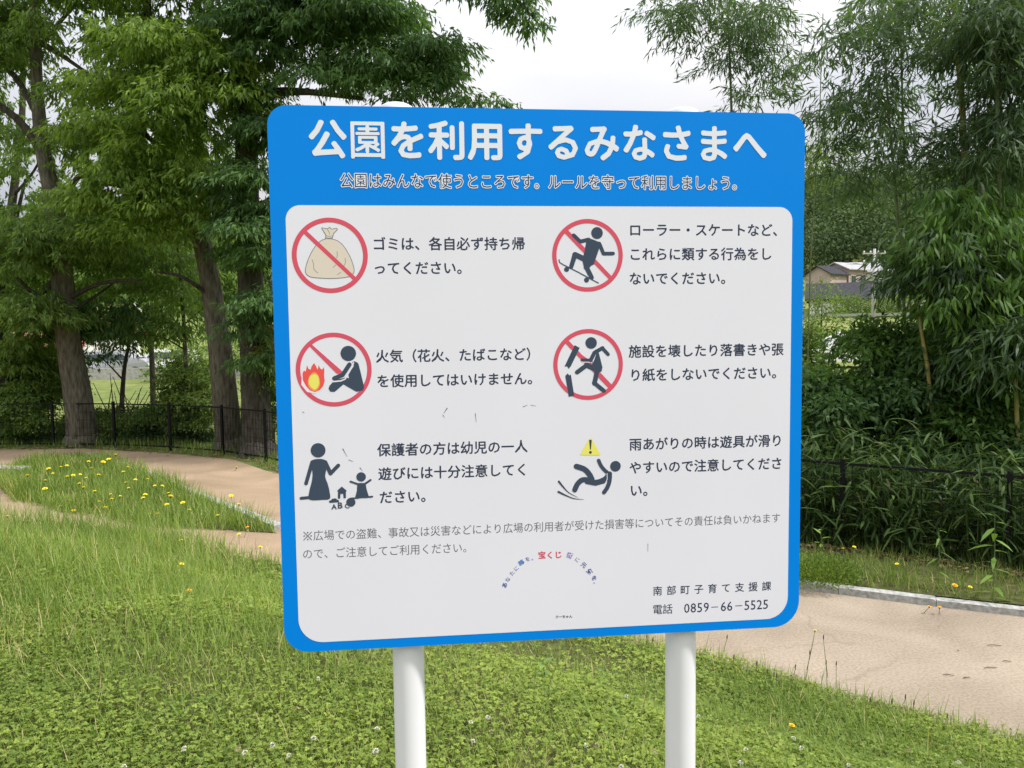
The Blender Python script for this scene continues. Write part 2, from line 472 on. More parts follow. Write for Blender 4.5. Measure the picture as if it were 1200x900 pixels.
# boughs of foliage: each bough is a flattened cloud of drooping sprays
GAPS = []
def foliage(ells, nb, per, br=.62, L=.125, W=.034, droop=.75, kind='q', gaps=True, ground_clear=None, vmin=0, vmax=.96, flat=.55, spread=.10, per_spray=7, curl=.05, tone=.35):
    ar = np.array([e[2] * e[3] * max(e[5], .4) for e in ells]) ** .75
    ch = rng.choice(len(ells), nb, p=ar / ar.sum())
    P = []; D = []; var = []
    for i in ch:
        x, y, rx, ry, dep, dd = ells[i]
        q = rand_unit(1)[0] * rng.random() ** (1 / 2.4)
        c = spot(x + q[0] * rx, y + q[2] * ry, dep + q[1] * dd)
        r = br * rng.uniform(.55, 1.25)
        n = int(per * (r / br) ** 2 / per_spray) + 1
        o = rand_unit(n); o[:, 2] = np.abs(o[:, 2]) * 1.0 - .25
        rad = rng.random(n) ** .45
        sp = c + o * (r * rad)[:, None] * np.array([1, 1, flat])
        out_ = unit(o * np.array([1, 1, .25]) + rand_unit(n) * .5)
        bt = rng.uniform(0, tone)
        for k in range(per_spray):
            t = k / per_spray
            p = sp + out_ * (spread * (t - .2) * 2) + rng.normal(scale=.018, size=(n, 3))
            p = p - np.array([0, 0, 1]) * (t * t * spread * .9)
            dd_ = unit(out_ * .55 + rand_unit(n) * .55 + np.array([0, 0, -1]) * droop)
            P.append(p); D.append(dd_); var.append(np.clip(bt + rng.uniform(0, 1 - tone, n), vmin, 1))
    P = np.concatenate(P); D = np.concatenate(D); var = np.concatenate(var)
    var = np.where(rng.random(len(var)) < .985, np.minimum(var, vmax), 1.0)
    if gaps and GAPS:
        c = (P - EYE) @ RW
        u = 600 + 902 * c[:, 0] / c[:, 2]; v = 450 + 902 * c[:, 1] / c[:, 2]
        keep = np.ones(len(P), bool)
        for gx, gy, gr, gr2 in GAPS:
            q = ((u - gx) / gr) ** 2 + ((v - gy) / gr2) ** 2
            q += .35 * np.sin(u * .35 + gx) + .35 * np.sin(v * .41 + gy)
            keep &= (q > 1) | (rng.random(len(P)) < .06)
        P, D, var = P[keep], D[keep], var[keep]
    if ground_clear is not None:
        keep = P[:, 2] > ground_clear; P, D, var = P[keep], D[keep], var[keep]
    n = len(P)
    Nn = unit(np.array([0, 0, 1.0]) + rand_unit(n) * .9)
    V, Fc, k = leaf_verts(P, D, Nn, L * rng.uniform(.7, 1.2, n), W * rng.uniform(.7, 1.2, n), kind, curl)
    return (V, Fc, k, var)

def px_tube(mb, pts, n=9, jit=.12, sub=3):
    """pts: (x, y, depth, radius) control points, smoothed"""
    A = np.array([[*spot(x, y, dpt), r] for x, y, dpt, r in pts])
    out_ = []
    for i in range(len(A) - 1):
        p0, p1, p2, p3 = A[max(i - 1, 0)], A[i], A[i + 1], A[min(i + 2, len(A) - 1)]
        for t in np.linspace(0, 1, sub, endpoint=False):
            out_.append(.5 * ((2 * p1) + (-p0 + p2) * t + (2 * p0 - 5 * p1 + 4 * p2 - p3) * t ** 2 + (-p0 + 3 * p1 - 3 * p2 + p3) * t ** 3))
    out_.append(A[-1])
    out_ = np.array(out_)
    mb.tube(out_[:, :3], np.maximum(out_[:, 3], .003), n, jit)

def tree(name, label, group, trunk, branches, crown_parts, m_b, m_l, cat='tree'):
    base = spot(*trunk[0][:3]); base[2] = float(terrain(base[0], base[1]))
    root = empty(name, tuple(base)); tag(root, label, cat, group)
    inv = -base
    def shifted(mb, nm, mat):
        mb.v = [(v[0] + inv[0], v[1] + inv[1], v[2] + inv[2]) for v in mb.v]
        return mb.build(nm, mat, root, True)
    mb = MB()
    t0 = trunk[0]
    px_tube(mb, trunk, 14, .05)
    # foot flare down into the ground
    mb.tube([base + [0, 0, -.25], base + [0, 0, .02], base + [0, 0, .25]], [t0[3] * 1.45, t0[3] * 1.3, t0[3] * .98], 14, .12)
    tr = shifted(mb, 'trunk', m_b)
    for b in branches:
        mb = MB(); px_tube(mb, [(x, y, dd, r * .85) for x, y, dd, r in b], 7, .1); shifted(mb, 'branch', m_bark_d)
    for cp in crown_parts:
        leaf_obj('crown', [cp], m_l, root, base)
    return root

# ------------------------------------------------------------------ the notice board
SX = Vector((math.cos(R(5.76)), math.sin(R(5.76)), 0))
SIGN_TL = Vector((-.4297, 1.3985, 2.3573))
sign = empty('notice_board', (SIGN_TL.x, SIGN_TL.y, 0.45), R(5.76))
tag(sign, 'large blue and white park rules notice board on two white posts', 'sign')
H0 = SIGN_TL.z - .45                     # height of the board's top edge above the sign's foot
# artwork coordinates -> metres on the sheet (u to the right, v down)
def _hom():
    src = [(0, 0), (1, 0), (1, 1), (0, 1)]
    dst = [(312.5, 122.8), (943.5, 131), (935.6, 732), (334, 766)]
    A = []
    for (X, Y), (x, y) in zip(src, dst):
        A.append([x, y, 1, 0, 0, 0, -X * x, -X * y, -X]); A.append([0, 0, 0, x, y, 1, -Y * x, -Y * y, -Y])
    return np.linalg.svd(np.array(A))[2][-1].reshape(3, 3)
HI = _hom()
def uv(x, y):
    q = HI @ np.array([x, y, 1.0]); return np.array([q[0] / q[2], q[1] / q[2]])
def on_sheet(u, v, lay): return (u, -lay, H0 - v)

LAY = [0]
def next_lay(base=0.0):
    LAY[0] += 1
    return base + LAY[0] * .0000013
def flat_obj(name, polys, mat, parent, lay=None, z0=.00168):
    """polys: list of (points(n,2) in sheet metres); each polygon gets its own thin layer"""
    vv = []; ff = []
    for P in polys:
        l = z0 + next_lay() if lay is None else lay
        b = len(vv)
        P = np.array(P)
        # reverse so that the face looks at the reader
        ar = sum(P[i - 1][0] * P[i][1] - P[i][0] * P[i - 1][1] for i in range(len(P)))
        if ar > 0: P = P[::-1]
        vv += [on_sheet(p[0], p[1], l) for p in P]
        ff.append(tuple(range(b, b + len(P))))
    me = bpy.data.meshes.new(name); me.from_pydata(vv, [], ff); me.update()
    bm = bmesh.new(); bm.from_mesh(me); bmesh.ops.triangulate(bm, faces=bm.faces[:]); bm.to_mesh(me); bm.free()
    return obj(name, me, mat, parent)

def rrect(x0, y0, x1, y1, rs, n=10):
    """corner radii order TL, TR, BR, BL"""
    P = []
    for (cx, cy, a0, r) in ((x0 + rs[0], y0 + rs[0], 180, rs[0]), (x1 - rs[1], y0 + rs[1], 270, rs[1]), (x1 - rs[2], y1 - rs[2], 0, rs[2]), (x0 + rs[3], y1 - rs[3], 90, rs[3])):
        for k in range(n + 1):
            a = R(a0 + 90 * k / n); P.append((cx + r * math.cos(a), cy + r * math.sin(a)))
    return P
def slab(name, P, y0, y1, mat, parent):
    mb = MB(); n = len(P)
    mb.add([(u, y0, H0 - v) for u, v in P] + [(u, y1, H0 - v) for u, v in P],
           [tuple(range(n))[::-1], tuple(range(n, 2 * n))] + [(i, (i + 1) % n, n + (i + 1) % n, n + i) for i in range(n)])
    me = mb.mesh(name)
    bm = bmesh.new(); bm.from_mesh(me); bmesh.ops.recalc_face_normals(bm, faces=bm.faces[:]); bm.to_mesh(me); bm.free()
    return obj(name, me, mat, parent)
board = slab('board', rrect(0, 0, 1, 1, (.035, .035, .052, .045)), -.0012, .0022, m_blue, sign)
panel = slab('white_panel', rrect(.0268, (uv(400, 241.5)[1] + uv(850, 240)[1]) / 2, .9765, uv(640, 738.3)[1], (.026, .026, .044, .045)), -.0016, -.0011, m_white, board)

# --- lettering: glyph outlines with rounded strokes
_glyph = {}
def glyph(ch, er, di, res=84):
    key = (ch, er, di)
    if key in _glyph: return _glyph[key]
    cu = bpy.data.curves.new('g', 'FONT'); cu.body = ch; cu.size = 1; cu.fill_mode = 'FRONT' if er is None else 'NONE'; cu.resolution_u = 2
    if er is None: cu.offset = di
    o = bpy.data.objects.new('g', cu); col.objects.link(o)
    dg = bpy.context.evaluated_depsgraph_get()
    me = bpy.data.meshes.new_from_object(o.evaluated_get(dg))
    if er is None:
        V = np.array([v.co[:2] for v in me.vertices]).reshape(-1, 2); Fc = [tuple(p.vertices) for p in me.polygons]
        bpy.data.objects.remove(o); bpy.data.curves.remove(cu); bpy.data.meshes.remove(me)
        _glyph[key] = (V, Fc) if Fc else None
        return _glyph[key]
    co = np.array([v.co[:2] for v in me.vertices]); ed = np.array([e.vertices[:] for e in me.edges])
    bpy.data.objects.remove(o); bpy.data.curves.remove(cu); bpy.data.meshes.remove(me)
    if len(ed) == 0: _glyph[key] = None; return None
    A = co[ed[:, 0]]; B = co[ed[:, 1]]
    lo = co.min(0) - .09; hi = co.max(0) + .09
    step = max(hi - lo) / res
    gx = np.arange(lo[0], hi[0] + step, step); gy = np.arange(lo[1], hi[1] + step, step)
    def sdist(A, B, X, Y):
        P = np.stack([X.ravel(), Y.ravel()], 1)[:, None, :]
        d = B - A; L2 = (d ** 2).sum(1) + 1e-12
        t = np.clip(((P - A) * d).sum(2) / L2, 0, 1)
        q = A + t[..., None] * d - P
        return np.sqrt((q ** 2).sum(2).min(1)).reshape(X.shape)
    X, Y = np.meshgrid(gx, gy)
    dist = sdist(A, B, X, Y)
    py = Y.ravel()[:, None]; pxx = X.ravel()[:, None]
    cond = (A[:, 1] > py) != (B[:, 1] > py)
    xi = (B[:, 0] - A[:, 0]) * (py - A[:, 1]) / (B[:, 1] - A[:, 1] + 1e-15) + A[:, 0]
    inside = ((cond & (pxx < xi)).sum(1) % 2 == 1).reshape(X.shape)
    sd = np.where(inside, -dist, dist)
    def contour(Fv):
        segs = []
        ny, nx = Fv.shape
        pos = Fv > 0
        mixed = (pos[:-1, :-1] != pos[1:, :-1]) | (pos[:-1, :-1] != pos[:-1, 1:]) | (pos[:-1, :-1] != pos[1:, 1:])
        for j, i in np.argwhere(mixed):
            c = [(i, j), (i + 1, j), (i + 1, j + 1), (i, j + 1)]
            v = [Fv[y, x] for x, y in c]
            e = []
            for k in range(4):
                a, b = v[k], v[(k + 1) % 4]
                if (a > 0) != (b > 0):
                    t = a / (a - b)
                    (xa, ya), (xb, yb) = c[k], c[(k + 1) % 4]
                    kk = (min(c[k], c[(k + 1) % 4]), max(c[k], c[(k + 1) % 4]))
                    e.append((kk, (gx[0] + (xa + (xb - xa) * t) * step, gy[0] + (ya + (yb - ya) * t) * step)))
            if len(e) == 2: segs.append((e[0], e[1]))
            elif len(e) == 4:
                segs.append((e[0], e[1])); segs.append((e[2], e[3]))
        return segs
    s = contour(sd + er)
    if not s: _glyph[key] = None; return None
    A2 = np.array([a[1] for a, b in s]); B2 = np.array([b[1] for a, b in s])
    d2 = sdist(A2, B2, X, Y)
    sd2 = np.where(sd < -er, -d2, d2) - di
    s = contour(sd2)
    adj = {}; pos_ = {}
    for a, b in s:
        adj.setdefault(a[0], []).append(b[0]); adj.setdefault(b[0], []).append(a[0]); pos_[a[0]] = a[1]; pos_[b[0]] = b[1]
    seen = set(); cu = bpy.data.curves.new('g', 'CURVE'); cu.dimensions = '2D'; cu.fill_mode = 'FRONT'
    for st in adj:
        if st in seen: continue
        loop = [st]; seen.add(st); cur = st
        while True:
            nx_ = [q for q in adj[cur] if q not in seen]
            if not nx_: break
            cur = nx_[0]; seen.add(cur); loop.append(cur)
        pts = [np.array(pos_[k]) for k in loop]
        # drop nearly collinear points
        keep = [pts[0]]; i0 = 0; tol = step * .13
        for q in range(2, len(pts) + 1):
            a = pts[i0]; c = pts[q % len(pts)]; ac = c - a; la = np.hypot(*ac) + 1e-9
            mid = np.array(pts[i0 + 1:q])
            dv = np.abs(ac[0] * (mid[:, 1] - a[1]) - ac[1] * (mid[:, 0] - a[0])) / la
            if dv.max() > tol or la < .3 * step: i0 = q - 1; keep.append(pts[i0])
        if len(keep) < 3: continue
        sp = cu.splines.new('POLY'); sp.points.add(len(keep) - 1)
        for q, p in enumerate(keep): sp.points[q].co = (p[0], p[1], 0, 1)
        sp.use_cyclic_u = True
    o = bpy.data.objects.new('g', cu); col.objects.link(o)
    dg = bpy.context.evaluated_depsgraph_get()
    me = bpy.data.meshes.new_from_object(o.evaluated_get(dg))
    V = np.array([v.co[:2] for v in me.vertices]).reshape(-1, 2); Fc = [tuple(p.vertices) for p in me.polygons]
    bpy.data.objects.remove(o); bpy.data.curves.remove(cu); bpy.data.meshes.remove(me)
    _glyph[key] = (V, Fc)
    return _glyph[key]

def lettering(items, mat, parent, name='lettering', er=.016, di=.030, z0=.00168, lay=None, res=84):
    """items: (char, u_centre, v_centre, width, height, angle)"""
    vv = []; ff = []
    l = z0 + next_lay() if lay is None else lay
    for ch, u, v, sw, sh, ang in items:
        g = glyph(ch, er, di, res)
        if g is None: continue
        V, Fc = g
        cx, cy = (.5, .36) if ord(ch) > 0x2000 else (.25, .34)
        X = (V[:, 0] - cx) * sw; Y = (V[:, 1] - cy) * sh
        ca, sa = math.cos(ang), math.sin(ang)
        b = len(vv)
        vv += [on_sheet(u + a * ca - c * sa, v - (a * sa + c * ca), l) for a, c in zip(X, Y)]
        ff += [tuple(i + b for i in f) for f in Fc]
    me = bpy.data.meshes.new(name); me.from_pydata(vv, [], ff); me.update()
    if len(me.polygons) and me.polygons[0].normal.y > 0: me.flip_normals()
    return obj(name, me, mat, parent)

def line_items(text, xl, yl, xr, yr, k=1.0, kh=None):
    """text set in equal cells from (xl,yl) to (xr,yr), centre line"""
    a = uv(xl, yl); b = uv(xr, yr); n = len(text); p = (b[0] - a[0]) / n
    v = (a[1] + b[1]) / 2
    return [(c, a[0] + p * (i + .5), v, p * k, p * (kh or k), 0) for i, c in enumerate(text) if c not in ' 　']

# title
def T(text, xl, yl, xr, yr, mat, k=1.0, kh=None, er=.012, di=.031, res=58, name='lettering', label=None, parent=None):
    o = lettering(line_items(text, xl, yl, xr, yr, k, kh), mat, parent or panel, name, er, di, res=res)
    if label: o['label'] = label
    return o
it = line_items('公園を利用するみなさまへ', 360, 164, 899.5, 167.5, 1.0)
pit = it[0][3]
for c, u, v, _, _, a in it:
    if c != '園': lettering([(c, u, v, pit * .985, pit * 1.02, a)], m_letter_w, board, 'title_character', .020, .048, res=100)
T2 = lettering([(c, u, v, pit * .985, pit * 1.02, a) for c, u, v, _, _, a in it if c == '園'], m_letter_w, board, 'title_character', .012, .024, res=110)
sub = line_items('公園はみんなで使うところです。ルールを守って利用しましょう。', 398, 212.5, 872.5, 212.5, 1.0, 1.12)
lettering(sub, m_letter_w, board, 'subtitle_outline', .012, .068, res=58)
lettering(sub, m_ink, board, 'subtitle_lettering', .012, .014, res=58)

rules = [
 ('ゴミは、各自必ず持ち帰', 436, 285.5, 615.5, 285.5), ('ってください。', 436.8, 314.5, 551.3, 313.5),
 ('火気（花火、たばこなど）', 440, 417.5, 632, 414.5), ('を使用してはいけません。', 441, 446.3, 633.5, 443.3),
 ('保護者の方は幼児の一人', 442, 528, 618.5, 522.3), ('遊びには十分注意してく', 443, 555.2, 619.5, 550.2), ('ださい。', 444.3, 583, 509, 581),
 ('ローラー・スケートなど、', 736.3, 268.3, 920, 268.3), ('これらに類する行為をし', 736.3, 297, 904.8, 296), ('ないでください。', 736.5, 325.5, 859.3, 324.5),
 ('施設を壊したり落書きや張', 736.2, 410.5, 918.2, 408.3), ('り紙をしないでください。', 736.8, 438.2, 918.7, 435.5),
 ('雨あがりの時は遊具が滑り', 736.8, 520, 917.3, 514.7), ('やすいので注意してくださ', 736.8, 547, 917, 541.8), ('い。', 737.3, 574, 768.5, 573),
]
for r in rules: T(*r, m_ink, 1.0, 1.0, name='rule_lettering')
def fine(*a, **k): return T(*a, er=None, di=0.0, name='small_lettering', **k)
fine('　広場での盗難、事故又は災害などにより広場の利用者が受けた損害等についてその責任は負いかねます', 354.3, 628.8, 914.5, 605.3, m_grey, kh=1.06)
fine('ので、ご注意してご利用ください。', 354.3, 650, 554.5, 641, m_grey, kh=1.06)
a = uv(764.5, 691.9); b = uv(903.5, 685.2); n = 9; cell = .0198
pp = (b[0] - a[0] - cell) / 8
lettering([(c, a[0] + cell / 2 + pp * i, a[1] + (b[1] - a[1]) * i / 8, cell, cell, 0) for i, c in enumerate('南部町子育て支援課')], m_ink, panel, 'small_lettering', .010, .022, res=72)
its = []
def put(c, x, y, wpx, hpx=None):
    p = uv(x, y); q = uv(x + 1, y)[0] - p[0]
    its.append((c, p[0], p[1], wpx * q, (hpx or wpx) * q, 0))
put('電', 770.3, 713.3, 12.2); put('話', 782.2, 712.7, 12.2)
for i, c in enumerate('0859'): put(c, 804.6 + 7.6 * i, 711.6 - .42 * i, 14.2, 15.4)
for i, c in enumerate('66'): put(c, 847.4 + 7.35 * i, 709.4 - .42 * i, 14.2, 15.4)
for i, c in enumerate('5525'): put(c, 875 + 7.3 * i, 707.9 - .42 * i, 14.2, 15.4)
put('－', 837.3, 710.2, 11.0); put('－', 865.3, 708.6, 11.0)
for q_ in its: lettering([q_], m_ink, panel, 'telephone_character', .008, .014, res=72)

# arc of small coloured characters
m_nav = plain('navy_print', (.09, .11, .34), .42); m_sky = plain('mid_blue_print', (.10, .22, .55), .42); m_pur = plain('violet_print', (.28, .22, .56), .42)
arc = [('あ', 160, 415, m_nav, 50, 1), ('な', 188, 365, m_nav, 46, 0), ('た', 225, 310, m_nav, 46, 0), ('に', 262, 268, m_nav, 46, 0), ('夢', 308, 220, m_sky, 56, 1), ('を', 362, 185, m_nav, 46, 0), ('。', 412, 172, m_sky, 46, 0),
       ('街', 730, 152, m_pur, 56, 1), ('に', 797, 190, m_nav, 46, 0), ('元', 855, 235, m_nav, 50, 1), ('気', 905, 295, m_nav, 56, 1), ('を', 945, 350, m_nav, 48, 1), ('。', 962, 400, m_pur, 46, 0)]
cx_, cy_ = 560, 560
for c, x, y, mt, size, bold in arc:
    p = uv(570 + x / 7.5, 630 + y / 7.5)
    ang = -math.atan2(x - cx_, cy_ - y)
    lettering([(c, p[0], p[1], size / 7.5 * .00163, size / 7.5 * .00163, ang)], mt, panel, 'arc_lettering', None, .010 + .018 * bold)
it = []
for c, x, y in (('宝', 487, 150), ('く', 558, 150), ('じ', 630, 146)):
    p = uv(570 + x / 7.5, 630 + y / 7.5); it.append((c, p[0], p[1], .0151, .0151, .03))
lettering(it, m_red, panel, 'red_lettering', .010, .045, res=64)
it = []
for i, c in enumerate('クーちゃん'):
    p = uv(650 + (605 + 30 * i) / 7.5 - 80 + 2.0, 630 + (692 - 1.0 * i) / 7.5); it.append((c, p[0], p[1], .0068, .0062, .03))
lettering(it, m_ink, panel, 'caption_lettering', None, .03)

# --- pictograms
def circ(x, y, r, n=28, ry=None):
    a = uv(x, y); q = uv(x + 1, y)[0] - a[0]; r2 = (ry or r)
    return [(a[0] + r * q * math.cos(2 * math.pi * k / n), a[1] + r2 * q * math.sin(2 * math.pi * k / n)) for k in range(n)]
def P(pts): return [tuple(uv(x, y)) for x, y in pts]
def cap(x0, y0, x1, y1, w0_, w1_=None, n=7, round_=True):
    a = uv(x0, y0); b = uv(x1, y1); q = uv(x0 + 1, y0)[0] - a[0]
    r0 = w0_ / 2 * q; r1 = (w1_ if w1_ is not None else w0_) / 2 * q
    t = math.atan2(b[1] - a[1], b[0] - a[0]); out_ = []
    for c, r, s in ((a, r0, t + math.pi / 2), (b, r1, t - math.pi / 2)):
        for k in range(n + 1):
            if round_ or k in (0, n):
                g = s + math.pi * k / n; out_.append((c[0] + r * math.cos(g), c[1] + r * math.sin(g)))
    return out_
def stroke(pts, w_, w2=None, n=5):
    """one outline polygon for a curved limb, rounded at both ends"""
    pts = [np.array(p, float) for p in pts]; m = len(pts); Lf = []; Rt = []
    ws = np.linspace(w_, w2 if w2 is not None else w_, m) / 2
    for i, p in enumerate(pts):
        t = pts[min(i + 1, m - 1)] - pts[max(i - 1, 0)]; t /= np.linalg.norm(t); nn = np.array([-t[1], t[0]])
        Lf.append(p + nn * ws[i]); Rt.append(p - nn * ws[i])
    t1 = pts[-1] - pts[-2]; a1 = math.atan2(t1[1], t1[0]); t0 = pts[0] - pts[1]; a0 = math.atan2(t0[1], t0[0])
    e1 = [pts[-1] + ws[-1] * np.array([math.cos(a1 + math.pi / 2 - math.pi * k / n), math.sin(a1 + math.pi / 2 - math.pi * k / n)]) for k in range(1, n)]
    e0 = [pts[0] + ws[0] * np.array([math.cos(a0 + math.pi / 2 - math.pi * k / n), math.sin(a0 + math.pi / 2 - math.pi * k / n)]) for k in range(1, n)]
    return P(Lf + e1 + Rt[::-1] + e0)
def smooth_path(pts, sub=5, closed=False):
    A = [np.array(p, float) for p in pts]; n = len(A); o_ = []
    for i in range(n if closed else n - 1):
        g = (lambda k: A[k % n]) if closed else (lambda k: A[min(max(k, 0), n - 1)])
        p0, p1, p2, p3 = g(i - 1), g(i), g(i + 1), g(i + 2)
        for t in np.linspace(0, 1, sub, endpoint=False):
            o_.append(.5 * ((2 * p1) + (-p0 + p2) * t + (2 * p0 - 5 * p1 + 4 * p2 - p3) * t ** 2 + (-p0 + 3 * p1 - 3 * p2 + p3) * t ** 3))
    if not closed: o_.append(A[-1])
    return o_
def ring(cx, cy, rx, ry, wd, parent):
    """the red ring as an annulus of quads"""
    a = uv(cx, cy); l = .00168 + next_lay(); n = 72
    bu = (uv(cx + rx, cy)[0] - uv(cx - rx, cy)[0]) / 2; bv = (uv(cx, cy + ry)[1] - uv(cx, cy - ry)[1]) / 2
    q = uv(cx + 1, cy)[0] - a[0]; wd_ = wd * q
    vv = []
    for k in range(n):
        t = 2 * math.pi * k / n
        for f in (0, wd_): vv.append(on_sheet(a[0] + (bu - f) * math.cos(t), a[1] + (bv - f) * math.sin(t), l))
    ff = [(2 * k, 2 * k + 1, (2 * k + 3) % (2 * n), (2 * k + 2) % (2 * n)) for k in range(n)]
    me = bpy.data.meshes.new('prohibition_ring'); me.from_pydata(vv, [], ff); me.update()
    if me.polygons[0].normal.y > 0: me.flip_normals()
    return obj('prohibition_ring', me, m_red, parent)
def picto(label):
    o = empty('pictogram', (0, 0, 0), 0, sign); o['label'] = label; return o
def Z(ox, oy, s):     # enlarged-view coordinates
    return lambda *p: [(ox + x / s, oy + y / s) for x, y in p]
def zc(z, x, y): return z((x, y))[0]

# rubbish bag
pg = picto('crossed out rubbish bag'); z = Z(335, 248, 9)
bagp = smooth_path(z((460, 286), (540, 305), (600, 352), (660, 440), (700, 530), (722, 620), (700, 668), (640, 692), (500, 706), (360, 702), (262, 690), (215, 655), (210, 600), (240, 500), (290, 400), (350, 325), (405, 293)), 4, True)
flat_obj('bag', [P(bagp)], m_bag, pg)
flat_obj('bag_outline', [stroke([bagp[i], bagp[(i + 1) % len(bagp)]], .75, n=3) for i in range(len(bagp))], m_grey, pg)
neck = z((420, 286), (425, 250), (385, 185), (380, 172), (415, 178), (440, 184), (462, 165), (482, 186), (515, 180), (540, 176), (545, 190), (505, 230), (490, 286))
flat_obj('bag_neck', [P(neck)], m_bag, pg)
flat_obj('bag_outline', [stroke([neck[i], neck[(i + 1) % len(neck)]], .75, n=3) for i in range(len(neck))] +
         [stroke(smooth_path(z(*c)), .5, n=3) for c in (((422, 255), (460, 262), (492, 255)), ((425, 272), (460, 280), (492, 270)), ((440, 190), (455, 215), (462, 240)), ((280, 510), (295, 560), (300, 610), (340, 650)), ((625, 490), (628, 540), (600, 600)), ((540, 420), (545, 460), (538, 490)), ((500, 590), (515, 575), (530, 560)), ((545, 665), (580, 640)))], m_grey, pg)
flat_obj('slash', [P(z((185, 205), (212, 195), (770, 720), (735, 745), (180, 225)))], m_red, pg)
c = zc(z, 467, 463); ring(c[0], c[1], 400 / 9, 398 / 9, 50 / 9, pg)

# fire
pg = picto('crossed out seated figure by a fire'); z = Z(335, 380, 9)
c = zc(z, 508, 480); ring(c[0], c[1], 400 / 9, 390 / 9, 47 / 9, pg)
flat_obj('slash', [P(z((232, 215), (272, 212), (600, 500), (575, 535), (535, 520)))], m_red, pg)
flat_obj('flame_halo', [P(z((170, 560), (175, 480), (215, 420), (300, 395), (400, 440), (425, 560), (410, 660), (320, 735), (225, 715), (165, 640)))], m_white, pg)
fl = z((215, 655), (180, 590), (178, 520), (192, 490), (212, 500), (225, 430), (240, 470), (262, 480), (275, 440), (300, 410), (322, 445), (335, 480), (350, 430), (362, 465), (385, 480), (398, 452), (408, 480), (405, 540), (412, 600), (395, 655), (360, 695), (310, 718), (255, 700))
flat_obj('flame', [P(fl)], m_fl_r, pg)
flat_obj('flame', [P(smooth_path(z((235, 600), (255, 545), (300, 505), (345, 540), (362, 605), (355, 660), (315, 706), (268, 690), (238, 650)), 4, True))], m_fl_o, pg)
flat_obj('flame', [P(smooth_path(z((243, 590), (262, 545), (305, 528), (340, 550), (352, 605), (345, 650), (312, 690), (275, 672), (250, 635)), 4, True))], m_yel, pg)
c = zc(z, 660, 308)
flat_obj('figure', [circ(c[0], c[1], 9.1), P(z((700, 400), (725, 390), (755, 402), (768, 420), (828, 665), (815, 700), (745, 712), (600, 630), (560, 600), (640, 560), (668, 572), (660, 520), (720, 440))),
    P(z((640, 560), (620, 625), (545, 690), (515, 715), (470, 712), (452, 680), (462, 650), (515, 590)))], m_fig, pg)
flat_obj('figure_line', [stroke(z((715, 405), (700, 450), (668, 505), (645, 545), (628, 578), (580, 598), (500, 606)), 1.6, n=3)], m_white, pg)
flat_obj('figure', [stroke(z((672, 425), (600, 535), (512, 572)), 5.2)], m_fig, pg)

# skateboard
pg = picto('crossed out figure riding a skateboard'); z = Z(640, 240, 8.18)
flat_obj('slash', [P(z((168, 255), (200, 225), (630, 680), (600, 705)))], m_red, pg)
c = zc(z, 396, 477); ring(c[0], c[1], 338 / 8.18, 349 / 8.18, 41 / 8.18, pg)
c = zc(z, 486, 262)
flat_obj('figure', [circ(c[0], c[1], 6.8), P(z((385, 320), (410, 310), (500, 345), (525, 365), (500, 430), (455, 565), (420, 580), (360, 590), (345, 525), (365, 440), (378, 375))),
    stroke(z((262, 285), (325, 345)), 4.7), stroke(z((325, 345), (405, 325)), 4.7), stroke(z((508, 362), (548, 460)), 4.4), stroke(z((548, 460), (640, 458)), 4.4),
    stroke(z((370, 515), (275, 470)), 6.5), stroke(z((275, 470), (238, 590)), 5.8, 5.0), stroke(z((420, 540), (385, 590)), 6.8), stroke(z((385, 590), (435, 690)), 5.8, 5.2)], m_fig, pg)
flat_obj('skateboard', [stroke(z((122, 520), (128, 545), (160, 565), (300, 635), (420, 700), (500, 742)), 1.3, n=3)] + [circ(*zc(z, 195, 612), 2.9), circ(*zc(z, 386, 713), 2.9)], m_fig, pg)

# vandalism
pg = picto('crossed out figure kicking a broken board'); z = Z(640, 370, 8.18)
flat_obj('slash', [P(z((175, 250), (205, 220), (345, 370), (390, 400), (630, 655), (600, 690)))], m_red, pg)
c = zc(z, 402, 460); ring(c[0], c[1], 333 / 8.18, 340 / 8.18, 40 / 8.18, pg)
flat_obj('broken_plank', [P(z((272, 275), (320, 300), (235, 478), (215, 502), (200, 478), (175, 480)))], m_fig, pg)
flat_obj('broken_plank', [P(z((182, 570), (205, 545), (222, 565), (235, 555), (268, 760), (215, 770)))], m_fig, pg)
c = zc(z, 430, 253)
flat_obj('figure', [circ(c[0], c[1], 6.7), P(z((445, 335), (478, 312), (500, 335), (538, 485), (530, 525), (490, 545), (460, 530), (440, 480))),
    stroke(z((480, 335), (540, 300)), 4.4), stroke(z((535, 300), (592, 362)), 4.2), stroke(z((470, 505), (385, 465)), 6.2), stroke(z((385, 468), (295, 535)), 5.2),
    stroke(z((485, 530), (462, 640)), 5.6), stroke(z((458, 635), (552, 712)), 5.0)], m_fig, pg)
flat_obj('figure_line', [stroke(z((450, 345), (462, 400), (430, 438), (340, 438)), .8, n=3), stroke(z((458, 330), (476, 345), (470, 370), (448, 435)), .8, n=3)], m_white, pg)
flat_obj('figure', [stroke(z((462, 345), (425, 420)), 4.6), stroke(z((425, 418), (342, 416)), 3.6)], m_fig, pg)

